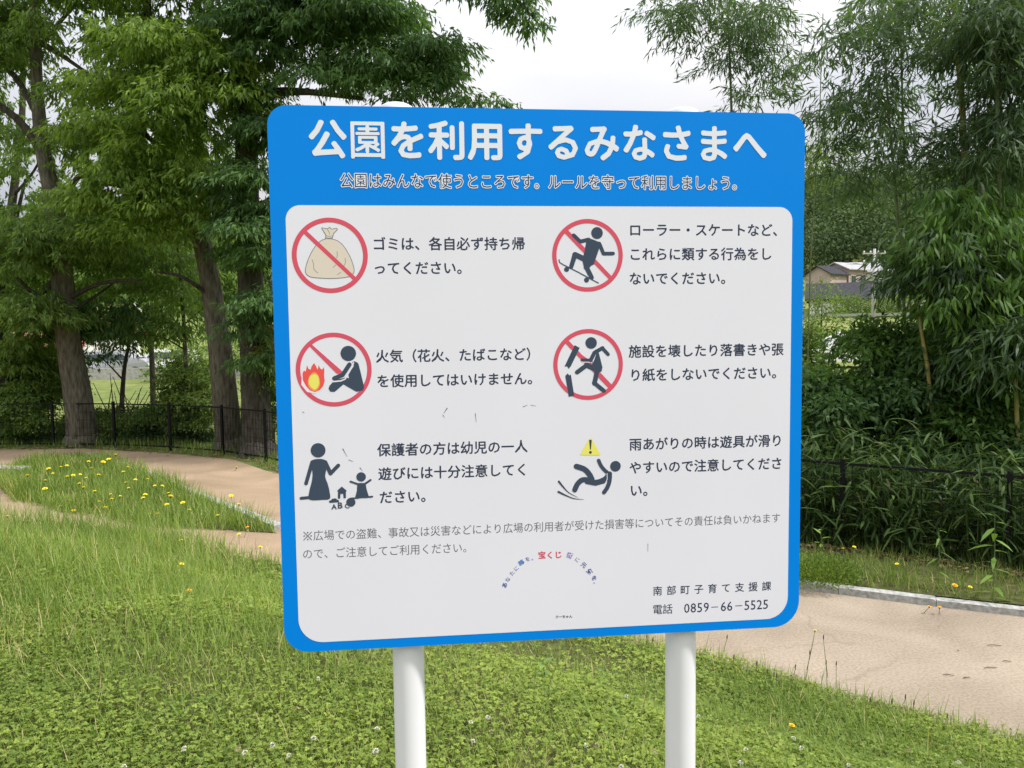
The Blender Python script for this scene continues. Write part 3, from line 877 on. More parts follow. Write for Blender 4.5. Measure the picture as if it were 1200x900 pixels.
# adult and child
pg = picto('adult with a small child and toys'); z = Z(340, 510, 9)
flat_obj('figure', [circ(*zc(z, 297, 161), 8.7), P(smooth_path(z((240, 262), (300, 252), (360, 258), (385, 290), (382, 370), (372, 440), (400, 520), (418, 600), (420, 672), (340, 684), (205, 682), (205, 590), (228, 500), (238, 400), (215, 300)), 3, True)),
    stroke(z((235, 285), (170, 512)), 4.4), stroke(z((372, 285), (428, 405)), 4.8), stroke(z((428, 405), (510, 320)), 4.4), stroke(z((118, 668), (240, 655)), 3.6)], m_fig, pg)
flat_obj('child_figure', [circ(*zc(z, 750, 440), 5.6), P(z((710, 505), (798, 503), (805, 560), (832, 650), (760, 665), (684, 668), (705, 590))),
    stroke(z((720, 518), (638, 490)), 2.4), stroke(z((792, 512), (850, 472)), 2.4), stroke(z((780, 655), (868, 648)), 2.2), stroke(z((640, 668), (720, 662)), 2.0)], m_fig, pg)
flat_obj('toy_house', [P(z((547, 542), (598, 585), (590, 600), (590, 665), (565, 665), (562, 620), (532, 620), (530, 670), (505, 670), (507, 600), (498, 585)))], m_fig, pg)
flat_obj('toy_car', [stroke(z((425, 702), (505, 695)), 3.0), stroke(z((450, 685), (480, 680)), 3.0)], m_fig, pg)
it = []
for c_, x, y, s_ in (('A', 462, 757, 8.2), ('B', 528, 742, 10.0), ('C', 598, 748, 7.6)):
    p = uv(*zc(z, x, y)); it.append((c_, p[0] - .0006, p[1], s_ * .00165, s_ * .0016, 0))
lettering(it, m_fig, pg, 'toy_letters', None, .03)
flat_obj('toy_ball', [circ(*zc(z, 642, 708), 5.4)], m_fig, pg)

# slipping
pg = picto('slipping figure under a yellow warning triangle'); z = Z(640, 500, 9)
flat_obj('warning_triangle', [P(z((455, 115), (475, 115), (572, 285), (565, 292), (365, 290), (360, 280)))], m_yel, pg)
flat_obj('exclamation_mark', [P(z((450, 130), (480, 130), (470, 235), (460, 235))), circ(*zc(z, 465, 263), 1.7)], m_ink, pg)
flat_obj('figure', [circ(*zc(z, 729, 408), 6.2), stroke(smooth_path(z((318, 412), (400, 440), (450, 490), (480, 545))), 6.6), stroke(smooth_path(z((300, 660), (335, 590), (400, 550), (520, 580), (620, 545), (665, 490))), 6.0, 6.6),
    stroke(z((430, 572), (520, 588), (600, 565)), 6.0), stroke(smooth_path(z((552, 348), (575, 400), (610, 445), (660, 490))), 4.4)], m_fig, pg)
flat_obj('figure_line', [stroke(z((640, 485), (642, 545), (610, 620)), .8, n=3)], m_white, pg)
flat_obj('figure', [stroke(smooth_path(z((672, 495), (665, 570), (642, 635), (608, 685))), 4.8)], m_fig, pg)
flat_obj('motion_mark', [stroke(smooth_path(z((133, 572), (180, 630), (240, 690), (335, 740))), 2.6, .3), stroke(smooth_path(z((128, 680), (200, 715), (290, 750), (395, 760))), 2.6, .3)], m_fig, pg)

# scuffs on the sheet
for z_, w_ in (
    ([(402, 526), (407, 535)], .9), ([(409, 539), (414, 541)], .8), ([(422, 548), (425, 552)], .9), ([(524, 478), (520, 484)], 1.2), ([(519, 486), (521, 489)], .8), ([(557, 484), (558, 494)], .7), ([(613, 476), (618, 474)], .7), ([(622, 474), (628, 475)], .6), ([(355, 483), (357, 484)], 1.0), ([(759, 636), (759, 645)], .5)):
    flat_obj('scuff', [stroke(z_, w_, .3, n=3)], m_grey, panel)

flat_obj('reference_mark', [stroke([(356.3, 623.8), (365.4, 632.8)], .9, n=3), stroke([(365.4, 623.6), (356.3, 633)], .9, n=3)] + [circ(x, y, .9, 10) for x, y in ((360.8, 624.3), (356.8, 628.4), (364.9, 628.2), (360.9, 632.4))], m_grey, panel)

# --- posts, caps, brackets
def post(uc, vc):
    mb = MB(); r = .0303
    mb.lathe([(r, -.6), (r, H0 - .006)], 40)
    po = mb.build('post', m_post, sign, True); po.location = (uc, vc, 0)
    mb = MB()
    mb.lathe([(r + .0005, H0 - .022), (r + .003, H0 - .020), (r + .003, H0 + .003), (r + .0005, H0 + .010), (r * .75, H0 + .0145), (r * .4, H0 + .017), (.002, H0 + .018)], 40)
    cp = mb.build('post_cap', m_post, po, True)
    for m_ in (po.data, cp.data):
        try: m_.set_sharp_from_angle(angle=R(40))
        except Exception: pass
    for h in (.16, .5, .86):
        mb = MB()
        mb.box(-.045, .045, -.034 - (vc - .034 - .0023), -.0305, h * 1.0 + H0 - 1 - .02, h + H0 - 1 + .02)
        br = mb.build('bracket', m_bracket, po)
    return po
post(.2265, .040)
post(.7715, .040)

# ================================================================== vegetation
l_fresh = leaf_mat('fresh_leaf', (.075, .14, .026), (.28, .40, .080), .50, spec=.2)
l_mid = leaf_mat('mid_leaf', (.058, .112, .032), (.22, .325, .080), .48, spec=.2)
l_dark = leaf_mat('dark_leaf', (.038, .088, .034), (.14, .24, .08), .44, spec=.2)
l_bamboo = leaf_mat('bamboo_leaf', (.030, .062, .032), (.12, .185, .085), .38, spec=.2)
l_broad = leaf_mat('broad_leaf', (.022, .058, .013), (.11, .20, .040), .34, .5, spec=.12)
l_sasa = leaf_mat('dwarf_bamboo_leaf', (.022, .050, .014), (.105, .160, .045), .30, .5, tl=(.20, .18, .08), spec=.12)
l_shrub = leaf_mat('shrub_leaf', (.05, .09, .022), (.20, .28, .065), .40, spec=.2)
l_autumn = leaf_mat('yellowing_leaf', (.10, .13, .02), (.30, .24, .035), .4)

GAPS += [(85, 40, 17, 13), (12, 108, 11, 9), (14, 222, 24, 17), (43, 200, 9, 24), (30, 128, 12, 8), (345, 116, 24, 7), (306, 226, 10, 8), (248, 125, 8, 12),
         (176, 158, 7, 12), (216, 18, 5, 20), (190, 12, 6, 8), (265, 38, 9, 4), (118, 14, 6, 6), (130, 218, 12, 6), (92, 210, 9, 8), (330, 100, 14, 5), (110, 182, 6, 7), (262, 80, 7, 6), (372, 96, 12, 5), (20, 250, 10, 6),
         (140, 225, 10, 4), (245, 170, 6, 6), (70, 188, 5, 9)]
# left group
tree('broadleaf_tree', 'leaning grey brown tree at far left of the fence with forked upper limbs', 'trees along the fence',
     [(97, 524, 13.9, .27), (92, 470, 13.8, .235), (82, 410, 13.7, .205), (75, 350, 13.6, .185), (70, 290, 13.6, .165), (63, 235, 13.6, .145), (50, 175, 13.6, .12), (44, 110, 13.6, .10), (41, 40, 13.6, .08), (38, -40, 13.6, .06), (40, -150, 13.6, .03)],
     [[(58, 195, 13.6, .09), (30, 150, 13.5, .08), (2, 125, 13.4, .065), (-40, 100, 13.2, .04)],
      [(46, 140, 13.6, .07), (25, 100, 13.7, .06), (-12, 55, 13.8, .04)],
      [(70, 240, 13.6, .07), (92, 207, 13.4, .055), (122, 193, 13.2, .045), (155, 190, 13, .03)],
      [(40, 45, 13.5, .05), (80, 70, 13.3, .04), (125, 102, 13, .022)],
      [(73, 320, 13.6, .09), (45, 345, 13.5, .05), (20, 325, 13.3, .03)],
      [(76, 352, 13.6, .06), (118, 332, 13.4, .045), (165, 328, 13.2, .025)],
      [(74, 370, 13.6, .04), (110, 348, 13.8, .03), (135, 330, 14, .018)],
      [(42, 60, 13.6, .05), (75, 20, 13.8, .04), (120, -30, 14, .03)]],
     [foliage([(50, 0, 110, 50, 13.4, 1.4), (40, -110, 150, 80, 13.6, 2), (115, 110, 60, 55, 13.4, 1.0), (20, 50, 60, 40, 13.8, 1), (50, 180, 60, 40, 14.2, .8)], 105, 430),
      foliage([(110, 165, 60, 35, 13.4, .9), (25, 290, 60, 40, 13.6, 1.0), (110, 280, 70, 45, 13.4, 1.0), (45, 350, 60, 40, 13.8, 1), (15, 400, 50, 50, 14.2, 1)], 80, 430)], m_bark, l_mid)
tree('broadleaf_tree', 'middle tree at left whose grey trunk rises from the fence into bright drooping foliage', 'trees along the fence',
     [(270, 532, 13.1, .235), (264, 470, 13.0, .21), (258, 410, 12.9, .19), (252, 370, 12.9, .175), (245, 320, 12.9, .16), (234, 275, 12.9, .14), (217, 225, 12.9, .12), (195, 160, 12.8, .10), (180, 80, 12.7, .08), (172, 0, 12.7, .06), (165, -110, 12.7, .03)],
     [[(238, 285, 12.9, .06), (205, 250, 12.7, .045), (160, 225, 12.5, .03), (120, 215, 12.3, .02)],
      [(205, 190, 12.9, .06), (160, 150, 12.6, .045), (125, 142, 12.4, .03)],
      [(190, 140, 12.8, .06), (225, 90, 12.5, .045), (260, 60, 12.3, .03)],
      [(250, 350, 12.9, .05), (215, 325, 12.5, .035), (180, 318, 12.2, .02)],
      [(182, 90, 12.7, .05), (145, 50, 12.5, .04), (120, 20, 12.3, .03)]],
     [foliage([(195, 60, 95, 65, 12.6, 1.2), (235, 130, 85, 55, 12.4, 1.1), (160, 140, 70, 50, 12.4, 1.0), (185, 205, 85, 45, 12.4, 1.0), (265, 90, 40, 50, 12.4, .8), (190, -60, 140, 70, 12.7, 1.5), (215, 255, 60, 40, 12.3, .7), (150, 240, 60, 40, 12.4, .8)], 190, 470, tone=.45)], m_bark, l_fresh)
tree('broadleaf_tree', 'dark trunked tree beside the board whose crown reaches over its upper left corner', 'trees along the fence',
     [(303, 536, 12.5, .27), (300, 470, 12.5, .235), (297, 400, 12.5, .215), (292, 300, 12.5, .19), (289, 200, 12.5, .175), (288, 100, 12.5, .155), (287, 40, 12.5, .14), (288, -40, 12.5, .12), (290, -150, 12.4, .07), (295, -230, 12.2, .04)],
     [[(290, 140, 12.5, .13), (301, 114, 12.4, .11), (325, 108, 12.2, .085), (362, 108, 12, .06), (425, 116, 11.7, .035)],
      [(288, 105, 12.5, .09), (302, 82, 12.4, .075), (328, 62, 12.3, .06), (365, 46, 12.2, .045), (400, 18, 12, .03)],
      [(301, 85, 12.4, .04), (296, 68, 12.3, .03), (305, 50, 12.2, .02)],
      [(287, 60, 12.5, .05), (268, 35, 12.4, .04), (250, 20, 12.3, .025)],
      [(289, -120, 12.4, .09), (380, -150, 12, .08), (480, -110, 11.5, .06), (560, -50, 11.1, .045), (600, -8, 10.9, .028), (628, 25, 10.8, .012)],
      [(575, -35, 11.0, .02), (590, 10, 10.9, .014), (598, 30, 10.9, .006)]],
     [foliage([(365, 10, 70, 40, 12.2, 1.3), (425, 25, 50, 45, 12.1, 1.2), (395, 80, 60, 26, 12, 1.0), (455, 92, 40, 28, 11.8, .7), (500, 100, 45, 22, 11.7, .6), (322, 150, 34, 60, 12.2, .6), (300, 270, 40, 50, 12, .7), (312, 380, 28, 60, 12, .5), (490, 62, 28, 22, 11.8, .6), (300, 30, 45, 45, 11.9, .5), (290, 200, 40, 60, 11.9, .4), (380, -70, 110, 60, 12.2, 1.5)], 215, 430, br=.5, W=.031),
      foliage([(545, 117, 26, 8, 11.6, .4), (590, 123, 14, 5, 11.5, .3), (520, 90, 22, 18, 11.7, .4)], 12, 170, br=.3),
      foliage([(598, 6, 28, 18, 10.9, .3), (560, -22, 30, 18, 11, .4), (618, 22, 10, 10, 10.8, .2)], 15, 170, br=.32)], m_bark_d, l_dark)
tree('broadleaf_tree', 'tree at the far left edge with only its shaded trunk side in view', 'trees along the fence',
     [(2, 528, 14.6, .22), (0, 420, 14.6, .20), (-8, 300, 14.6, .17), (-18, 150, 14.6, .13), (-25, 0, 14.6, .08), (-30, -120, 14.6, .04)],
     [[(-5, 330, 14.6, .07), (15, 270, 14.8, .05), (30, 210, 15, .03)]],
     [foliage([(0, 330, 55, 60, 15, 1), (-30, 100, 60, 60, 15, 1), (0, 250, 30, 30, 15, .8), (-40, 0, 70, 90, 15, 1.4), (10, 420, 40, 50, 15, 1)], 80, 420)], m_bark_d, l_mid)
tree('slender_tree', 'slim dark young tree leaning behind the leftmost trunk with sparse leaves', None,
     [(5, 520, 16.8, .12), (4, 330, 16.8, .10), (14, 240, 16.8, .085), (24, 160, 16.8, .07), (27, 95, 16.8, .05), (24, 20, 16.8, .025)],
     [[(15, 230, 16.8, .04), (40, 200, 16.6, .03), (60, 160, 16.5, .015)]],
     [foliage([(20, 180, 30, 60, 16.8, .8), (30, 120, 30, 30, 16.8, .8), (15, 290, 40, 30, 16.5, .8)], 14, 260, L=.1)], m_bark_d, l_mid)
tree('slender_tree', 'thin young tree with a grey stem standing between the two big left trunks', None,
     [(222, 525, 14.5, .045), (219, 450, 14.5, .04), (216, 390, 14.5, .035), (213, 340, 14.5, .03), (208, 290, 14.5, .02)],
     [[(217, 410, 14.5, .02), (190, 395, 14.4, .012), (165, 392, 14.3, .008)], [(216, 380, 14.5, .018), (240, 360, 14.4, .01), (255, 350, 14.3, .007)]],
     [foliage([(205, 330, 60, 25, 14.5, .8), (180, 385, 45, 14, 14.3, .5), (235, 370, 30, 20, 14.3, .5), (160, 300, 60, 26, 14.5, .8)], 34, 300, gaps=False)], m_bark, l_mid)
tree('slender_tree', 'thin dark stemmed young tree by the fence left of centre below the white house', None,
     [(142, 515, 14.8, .05), (143, 470, 14.8, .045), (146, 430, 14.8, .035), (152, 400, 14.8, .03), (158, 370, 14.8, .02)],
     [[(144, 445, 14.8, .02), (125, 425, 14.7, .014), (108, 412, 14.6, .008)]],
     [foliage([(120, 410, 35, 18, 14.7, .6), (165, 372, 60, 20, 14.7, .7), (130, 388, 60, 12, 14.6, .6), (70, 395, 20, 20, 14.4, .5)], 26, 280, gaps=False)], m_bark_d, l_dark)

def shrub(label, ells, nb, per, mat, group='shrubs behind the fence', n_stem=5, **k):
    c = spot(ells[0][0], ells[0][1] + ells[0][3], ells[0][4]); c[2] = float(terrain(c[0], c[1]))
    root = empty('shrub', tuple(c)); tag(root, label, 'shrub', group)
    leaf_obj('foliage', [foliage(ells, nb, per, gaps=False, **k)], mat, root, c)
    for i in range(n_stem):
        mb = MB(); a = random.uniform(0, 6.28); h = random.uniform(.7, 1.3)
        mb.tube([(.05 * math.cos(a), .05 * math.sin(a), -.1), (.2 * math.cos(a), .2 * math.sin(a), h * .5), (.5 * math.cos(a + .3), .5 * math.sin(a + .3), h)], [.016, .012, .005], 6, .1)
        mb.build('stem', m_bark_d, root, True)
    return root
SB = dict(br=.42, L=.075, W=.032, droop=.25)
shrub('low tangled green shrub at the foot of the far left trunks', [(25, 480, 50, 40, 14.6, .8)], 48, 420, l_mid, **SB)
shrub('leafy shrub left of the leaning trunk base, its light leaves through the fence', [(45, 440, 45, 34, 15.2, .8)], 42, 420, l_shrub, **SB)
shrub('shrub filling the fence bays just right of the leaning trunk', [(130, 500, 34, 22, 14.8, .7)], 30, 420, l_shrub, **SB)
shrub('rounded shrub behind the fence midway between the two big left trunks', [(180, 496, 32, 24, 14.6, .7)], 32, 440, l_mid, **SB)
shrub('taller olive shrub left of the middle trunk base', [(230, 465, 32, 42, 14.4, .7)], 46, 440, l_shrub, **SB)
shrub('shrub with a few yellowing leaves beside the dark trunk by the board', [(318, 400, 16, 40, 12.6, .4)], 12, 280, l_autumn, n_stem=3, br=.3, L=.07, W=.03)
shrub('dark green shrub against the left edge of the board', [(322, 470, 18, 40, 12.9, .5)], 18, 380, l_mid, n_stem=3, **SB)
shrub('low dark undergrowth along the foot of the left fence', [(150, 512, 150, 10, 14.6, .5)], 56, 330, l_dark, n_stem=8, br=.32, L=.08, W=.03, droop=.2)
tree('broadleaf_tree', 'leafy tree behind the others at left filling the gap below the crowns', 'trees along the fence',
     [(180, 520, 20, .07), (178, 420, 20, .065), (172, 330, 20, .055), (168, 250, 20, .04), (165, 160, 20, .02)],
     [[(175, 380, 20, .05), (130, 330, 20, .03), (90, 310, 20, .02)], [(172, 340, 20, .05), (220, 290, 20, .03), (250, 270, 20, .02)]],
     [foliage([(170, 260, 110, 36, 20, 1.6), (110, 315, 90, 34, 19, 1.4), (230, 320, 60, 40, 19, 1.4), (60, 330, 50, 40, 19, 1.2), (280, 330, 40, 60, 18, 1), (30, 380, 50, 40, 19, 1.2), (200, 352, 50, 18, 18, 1), (210, 200, 90, 40, 19, 1.2), (60, 250, 60, 40, 20, 1.2)], 150, 400, br=.9, L=.13, W=.045, gaps=True)], m_bark_d, l_mid)

# --- right: bamboo grove and broadleaf growth behind the fence
def bamboo(label, pts, ells, nb, per, mat=None, cm=None, group='bamboo stems behind the fence', **k):
    base = spot(*pts[0][:3]); base[2] = float(terrain(base[0], base[1]))
    root = empty('bamboo', tuple(base)); tag(root, label, 'bamboo', group)
    P = [spot(*p[:3]) for p in pts]; r = [p[3] for p in pts]
    P = [np.array([P[0][0], P[0][1], base[2] - .1])] + P; r = [r[0]] + r
    A = np.array([[*p, q] for p, q in zip(P, r)])
    mb = MB(); out_ = []
    for i in range(len(A) - 1):
        seg = np.linalg.norm(A[i + 1][:3] - A[i][:3]); n = max(1, int(seg / .28))
        for j in range(n):
            c = A[i] + (A[i + 1] - A[i]) * j / n; dz = (A[i + 1] - A[i])[:3] / seg
            # swollen node rings
            for off, kk in ((0, 1.0), (.012, 1.22), (.024, .96), (.05, 1.0)):
                q = c.copy(); q[:3] += dz * off; q[3] *= kk; out_.append(q)
    out_ = np.array(out_)
    mb.tube(out_[:, :3] - base, np.maximum(out_[:, 3], .004), 8)
    mb.build('culm', cm or m_culm, root, True)
    k.setdefault('L', .155); k.setdefault('W', .024); k.setdefault('droop', .55); k.setdefault('br', .5); k.setdefault('spread', .14); k.setdefault('gaps', False)
    leaf_obj('foliage', [foliage(ells, nb, per, **k)], mat or l_bamboo, root, base)
    # thin side branches
    for i in range(3, len(out_) - 4, 9):
        a = random.uniform(0, 6.28); p = out_[i][:3] - base; h = random.uniform(.35, .7)
        mb = MB(); e = p + np.array([math.cos(a) * h * .8, math.sin(a) * h * .8, h * .75])
        if out_[i][2] < 1.6: continue
        mb.tube([p, (p + e) / 2 + [0, 0, .04], e], [.006, .004, .002], 5); mb.build('branch', m_culm, root)
    return root
bamboo('slender airy bamboo rising above the top right of the board', [(862, 420, 12.2, .026), (859, 250, 12.2, .024), (857, 120, 12.2, .02), (853, 10, 12.2, .014), (850, -60, 12.2, .008)],
       [(850, 30, 85, 45, 12.2, .9), (800, 20, 45, 30, 12.2, .7), (880, 80, 60, 40, 12.2, .8), (790, 90, 30, 30, 12.2, .5), (900, 20, 40, 40, 12.2, .8), (860, 120, 60, 14, 12.2, .7)], 48, 135)
bamboo('bamboo with a thin dark culm nearest the right edge of the board', [(1068, 560, 9.4, .02), (1062, 400, 9.4, .02), (1052, 250, 9.4, .018), (1042, 140, 9.4, .015), (1034, 20, 9.4, .012), (1030, -80, 9.4, .008)],
       [(985, 40, 50, 50, 9.4, .8), (970, 120, 30, 40, 9.4, .7), (1010, 150, 50, 50, 9.4, .8), (980, 205, 30, 20, 9.4, .5), (1030, 60, 50, 60, 9.4, .8)], 34, 115)
bamboo('bamboo with two fine culm sections showing right of the board', [(1075, 560, 10.2, .018), (1066, 330, 10.2, .018), (1060, 200, 10.2, .016), (1056, 60, 10.2, .013), (1056, -60, 10.2, .008)],
       [(1050, 120, 55, 60, 10.2, .9), (1060, 10, 60, 50, 10.2, .9), (1030, 225, 45, 22, 10.2, .8)], 34, 110)
bamboo('thickest brown culmed bamboo reaching the top of the picture at right', [(1150, 580, 8.6, .036), (1142, 420, 8.6, .035), (1134, 260, 8.6, .034), (1128, 130, 8.6, .032), (1120, 30, 8.6, .029), (1114, -60, 8.6, .024)],
       [(1120, 70, 60, 60, 8.7, .8), (1150, 190, 60, 60, 8.7, .8), (1095, 200, 50, 60, 8.7, .8), (1120, -20, 80, 40, 8.7, .9)], 44, 150, cm=m_culm_y)
bamboo('bamboo standing just right of the thick brown culm', [(1185, 600, 7.9, .022), (1180, 420, 7.9, .022), (1172, 250, 7.9, .02), (1168, 100, 7.9, .018), (1166, -60, 7.9, .012)],
       [(1185, 60, 50, 60, 8, .7), (1190, 180, 40, 60, 8, .6), (1170, 10, 60, 40, 8, .7), (1200, 280, 40, 50, 8, .5)], 44, 190)
bamboo('bamboo leaning in from beyond the right edge of the picture', [(1260, 640, 8.2, .025), (1250, 400, 8.2, .025), (1238, 200, 8.2, .022), (1215, 40, 8.2, .018), (1180, -60, 8.2, .01)],
       [(1215, 120, 50, 80, 8.4, .7), (1200, 10, 60, 60, 8.4, .7), (1240, 300, 60, 90, 8.4, .7)], 40, 220)
bamboo('pale yellow culm standing in the dark growth at right', [(1098, 580, 7.5, .021), (1094, 500, 7.5, .021), (1087, 430, 7.5, .02), (1080, 390, 7.5, .018), (1070, 300, 7.6, .012)],
       [(1108, 310, 30, 34, 7.7, .3)], 10, 300, cm=m_culm_y)
bamboo('pale culm low at the right edge in the dark growth', [(1196, 600, 7.0, .02), (1193, 520, 7.0, .02), (1190, 450, 7.0, .018), (1186, 380, 7.0, .012)],
       [(1190, 400, 40, 40, 7.1, .4)], 10, 300, cm=m_culm_y)
bamboo('background bamboo with hazy pale leaves right beside the board edge', [(945, 480, 15, .012), (950, 300, 15, .012), (960, 150, 15, .010), (965, 0, 15, .008)],
       [(950, 215, 22, 20, 15, .8), (962, 180, 36, 30, 15, .8)], 14, 130, mat=l_shrub)
tree('broadleaf_tree', 'glossy dark tree with long hanging leaves at the right edge', None,
     [(1172, 640, 7.6, .07), (1166, 520, 7.6, .06), (1156, 400, 7.6, .05), (1150, 300, 7.6, .035), (1150, 220, 7.6, .02)],
     [[(1160, 420, 7.6, .03), (1120, 370, 7.4, .02), (1085, 340, 7.3, .012)], [(1155, 360, 7.6, .03), (1190, 320, 7.4, .02), (1215, 300, 7.3, .012)]],
     [foliage([(1114, 315, 44, 35, 7.4, .4), (1150, 350, 50, 45, 7.4, .4), (1175, 290, 45, 35, 7.4, .4), (1104, 372, 26, 28, 7.4, .3), (1190, 420, 34, 40, 7.2, .3), (1150, 430, 40, 30, 7.5, .4), (1090, 290, 16, 18, 7.6, .3), (1120, 250, 50, 30, 7.6, .4), (1205, 360, 30, 60, 7.2, .3)], 78, 130, br=.38, L=.14, W=.028, droop=1.0, kind='arc', gaps=False, per_spray=6, curl=.12, spread=.09)], m_bark_d, l_broad)
RS = dict(group='undergrowth behind the right fence', br=.30, L=.085, W=.034, droop=.35)
shrub('broadleaf shrub with dark leaves against the white parked car', [(1015, 408, 36, 24, 8.2, .4), (985, 445, 30, 20, 8.2, .3), (1035, 390, 22, 18, 8.2, .3)], 26, 150, l_broad, **RS)
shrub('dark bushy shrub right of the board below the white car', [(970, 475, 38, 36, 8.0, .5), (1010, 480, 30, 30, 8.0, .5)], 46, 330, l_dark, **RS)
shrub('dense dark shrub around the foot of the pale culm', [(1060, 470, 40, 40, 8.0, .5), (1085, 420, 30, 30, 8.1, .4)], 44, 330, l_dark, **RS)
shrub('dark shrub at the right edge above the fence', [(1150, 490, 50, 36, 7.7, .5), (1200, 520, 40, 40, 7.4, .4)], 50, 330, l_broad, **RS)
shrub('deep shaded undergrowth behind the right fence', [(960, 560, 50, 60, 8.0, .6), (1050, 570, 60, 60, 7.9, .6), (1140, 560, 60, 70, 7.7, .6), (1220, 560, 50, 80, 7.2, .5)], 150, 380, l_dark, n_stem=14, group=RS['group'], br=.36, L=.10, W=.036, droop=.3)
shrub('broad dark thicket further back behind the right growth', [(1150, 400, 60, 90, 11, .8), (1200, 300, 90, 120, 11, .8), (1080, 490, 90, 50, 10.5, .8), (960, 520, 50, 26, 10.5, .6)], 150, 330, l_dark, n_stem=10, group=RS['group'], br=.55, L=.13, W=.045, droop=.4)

# dwarf bamboo leaves pushing through the fence at right: upright stems with long leaves
def sasa():
    parts = []
    n = 1500
    t = rng.uniform(0, 1, n)
    fx = 2.0 + t * 4.6; fy = fence_y(fx) + rng.uniform(-.10, .75, n)
    h = rng.uniform(.25, 1.15, n)
    P0 = np.stack([fx, fy, np.zeros(n)], 1)
    lean = rng.normal(scale=.14, size=(n, 2))
    Pl = []; Dl = []
    for k in range(9):
        f = rng.uniform(.25, 1, n)
        p = P0 + np.stack([lean[:, 0] * f, lean[:, 1] * f, h * f], 1)
        a = rng.uniform(0, 6.28, n)
        Pl.append(p); Dl.append(np.stack([np.cos(a), np.sin(a), rng.uniform(-.9, .55, n)], 1))
    Pl = np.concatenate(Pl); Dl = np.concatenate(Dl); m = len(Pl)
    V, Fc, k = leaf_verts(Pl, Dl, unit(np.array([0, 0, 1.]) + rand_unit(m) * .5), rng.uniform(.10, .22, m), rng.uniform(.014, .026, m), 'arc', .22)
    parts.append((V, Fc, k, np.where(rng.random(m) < .985, rng.uniform(0, .9, m) ** 1.3, 1.0)))
    D = np.stack([lean[:, 0], lean[:, 1], h], 1)
    V, Fc, k = leaf_verts(P0, D, unit(rand_unit(n) + 1e-3), np.linalg.norm(D, axis=1), .006, 'blade', 0)
    parts.append((V, Fc, k, rng.uniform(.2, .8, n)))
    return parts
o = leaf_obj('dwarf_bamboo', sasa(), l_sasa); tag(o, 'dwarf bamboo growing through the fence', kind='stuff')

# ------------------------------------------------------------------ fence
fence = empty('mesh_fence', (0, 0, 0))
tag(fence, 'low black metal mesh fence running along the far side of the path', 'fence')
fpts = [np.array(p) for p in FX[1:-1]]
def fence_at(s):
    for a, b in zip(fpts[:-1], fpts[1:]):
        l = np.linalg.norm(b - a)
        if s <= l: return a + (b - a) * s / l, math.atan2(*(b - a)[::-1])
        s -= l
    return fpts[-1], 0
ftot = sum(np.linalg.norm(b - a) for a, b in zip(fpts[:-1], fpts[1:]))
FH = .80
pm = MB(); pm.box(-.020, .020, -.020, .020, -.3, FH + .03); post_me = pm.mesh('post'); post_me.materials.append(m_fence)
s_here = .35; pl = []
step_f = ftot / round(ftot / 1.22)
k = 0
while s_here < ftot:
    p, a = fence_at(s_here); pl.append((p, a, s_here)); s_here += step_f
for p, a, s in pl:
    o = bpy.data.objects.new('post', post_me); link(o, fence); o.location = (p[0], p[1], -.02); o.rotation_euler = (0, 0, a)
for (p, a, s), (q, b_, s2) in zip(pl[:-1], pl[1:]):
    mb = MB(); L = np.linalg.norm(q - p); ang = math.atan2(q[1] - p[1], q[0] - p[0])
    mb.box(.021, L - .021, -.011, .011, FH - .022, FH); 
    o = mb.build('rail', m_fence, fence); o.location = (p[0], p[1], -.02); o.rotation_euler = (0, 0, ang)
    mb = MB(); mb.box(.021, L - .021, -.011, .011, .06, .085)
    o = mb.build('rail', m_fence, fence); o.location = (p[0], p[1], -.02); o.rotation_euler = (0, 0, ang)
    mb = MB(); nw = int(L / .075)
    for i in range(1, nw):
        x = L * i / nw; mb.box(x - .002, x + .002, -.002, .002, .086, FH - .031)
    for zz in (.22, .36, .50, .64): mb.box(.021, L - .021, .003, .008, zz - .0025, zz + .0025)
    o = mb.build('wire_mesh', m_fence, fence); o.location = (p[0], p[1], -.02); o.rotation_euler = (0, 0, ang); o['kind'] = 'stuff'

# ------------------------------------------------------------------ grass, clover, weeds
g_clover = leaf_mat('clover_leaf', (.070, .125, .018), (.36, .44, .085), .34, .6, spec=.2)
g_blade = leaf_mat('grass_blade', (.075, .14, .025), (.29, .38, .085), .36, .6, tl=(.52, .44, .22), spec=.2)
g_pale = leaf_mat('verge_blade', (.06, .115, .018), (.22, .30, .055), .34, .6, tl=(.42, .34, .16))
def pnoise(x, y, s=1.0, seed=0):
    x = x * s + seed; y = y * s - seed * .7
    return .5 + .5 * (np.sin(x * 1.3 + 1.7 * np.sin(y * .9)) * .5 + np.sin(y * 2.1 + 1.3 * np.sin(x * 1.7)) * .3 + np.sin(x * 4.3 + y * 3.7) * .2)
def scatter(n, y0, y1):
    """points on the mound in the widening wedge in front of the viewer, denser close by"""
    y = y0 + (y1 - y0) * rng.random(n) ** 1.15
    x = (rng.random(n) * 2 - 1) * (.78 * y + .55)
    return x, y
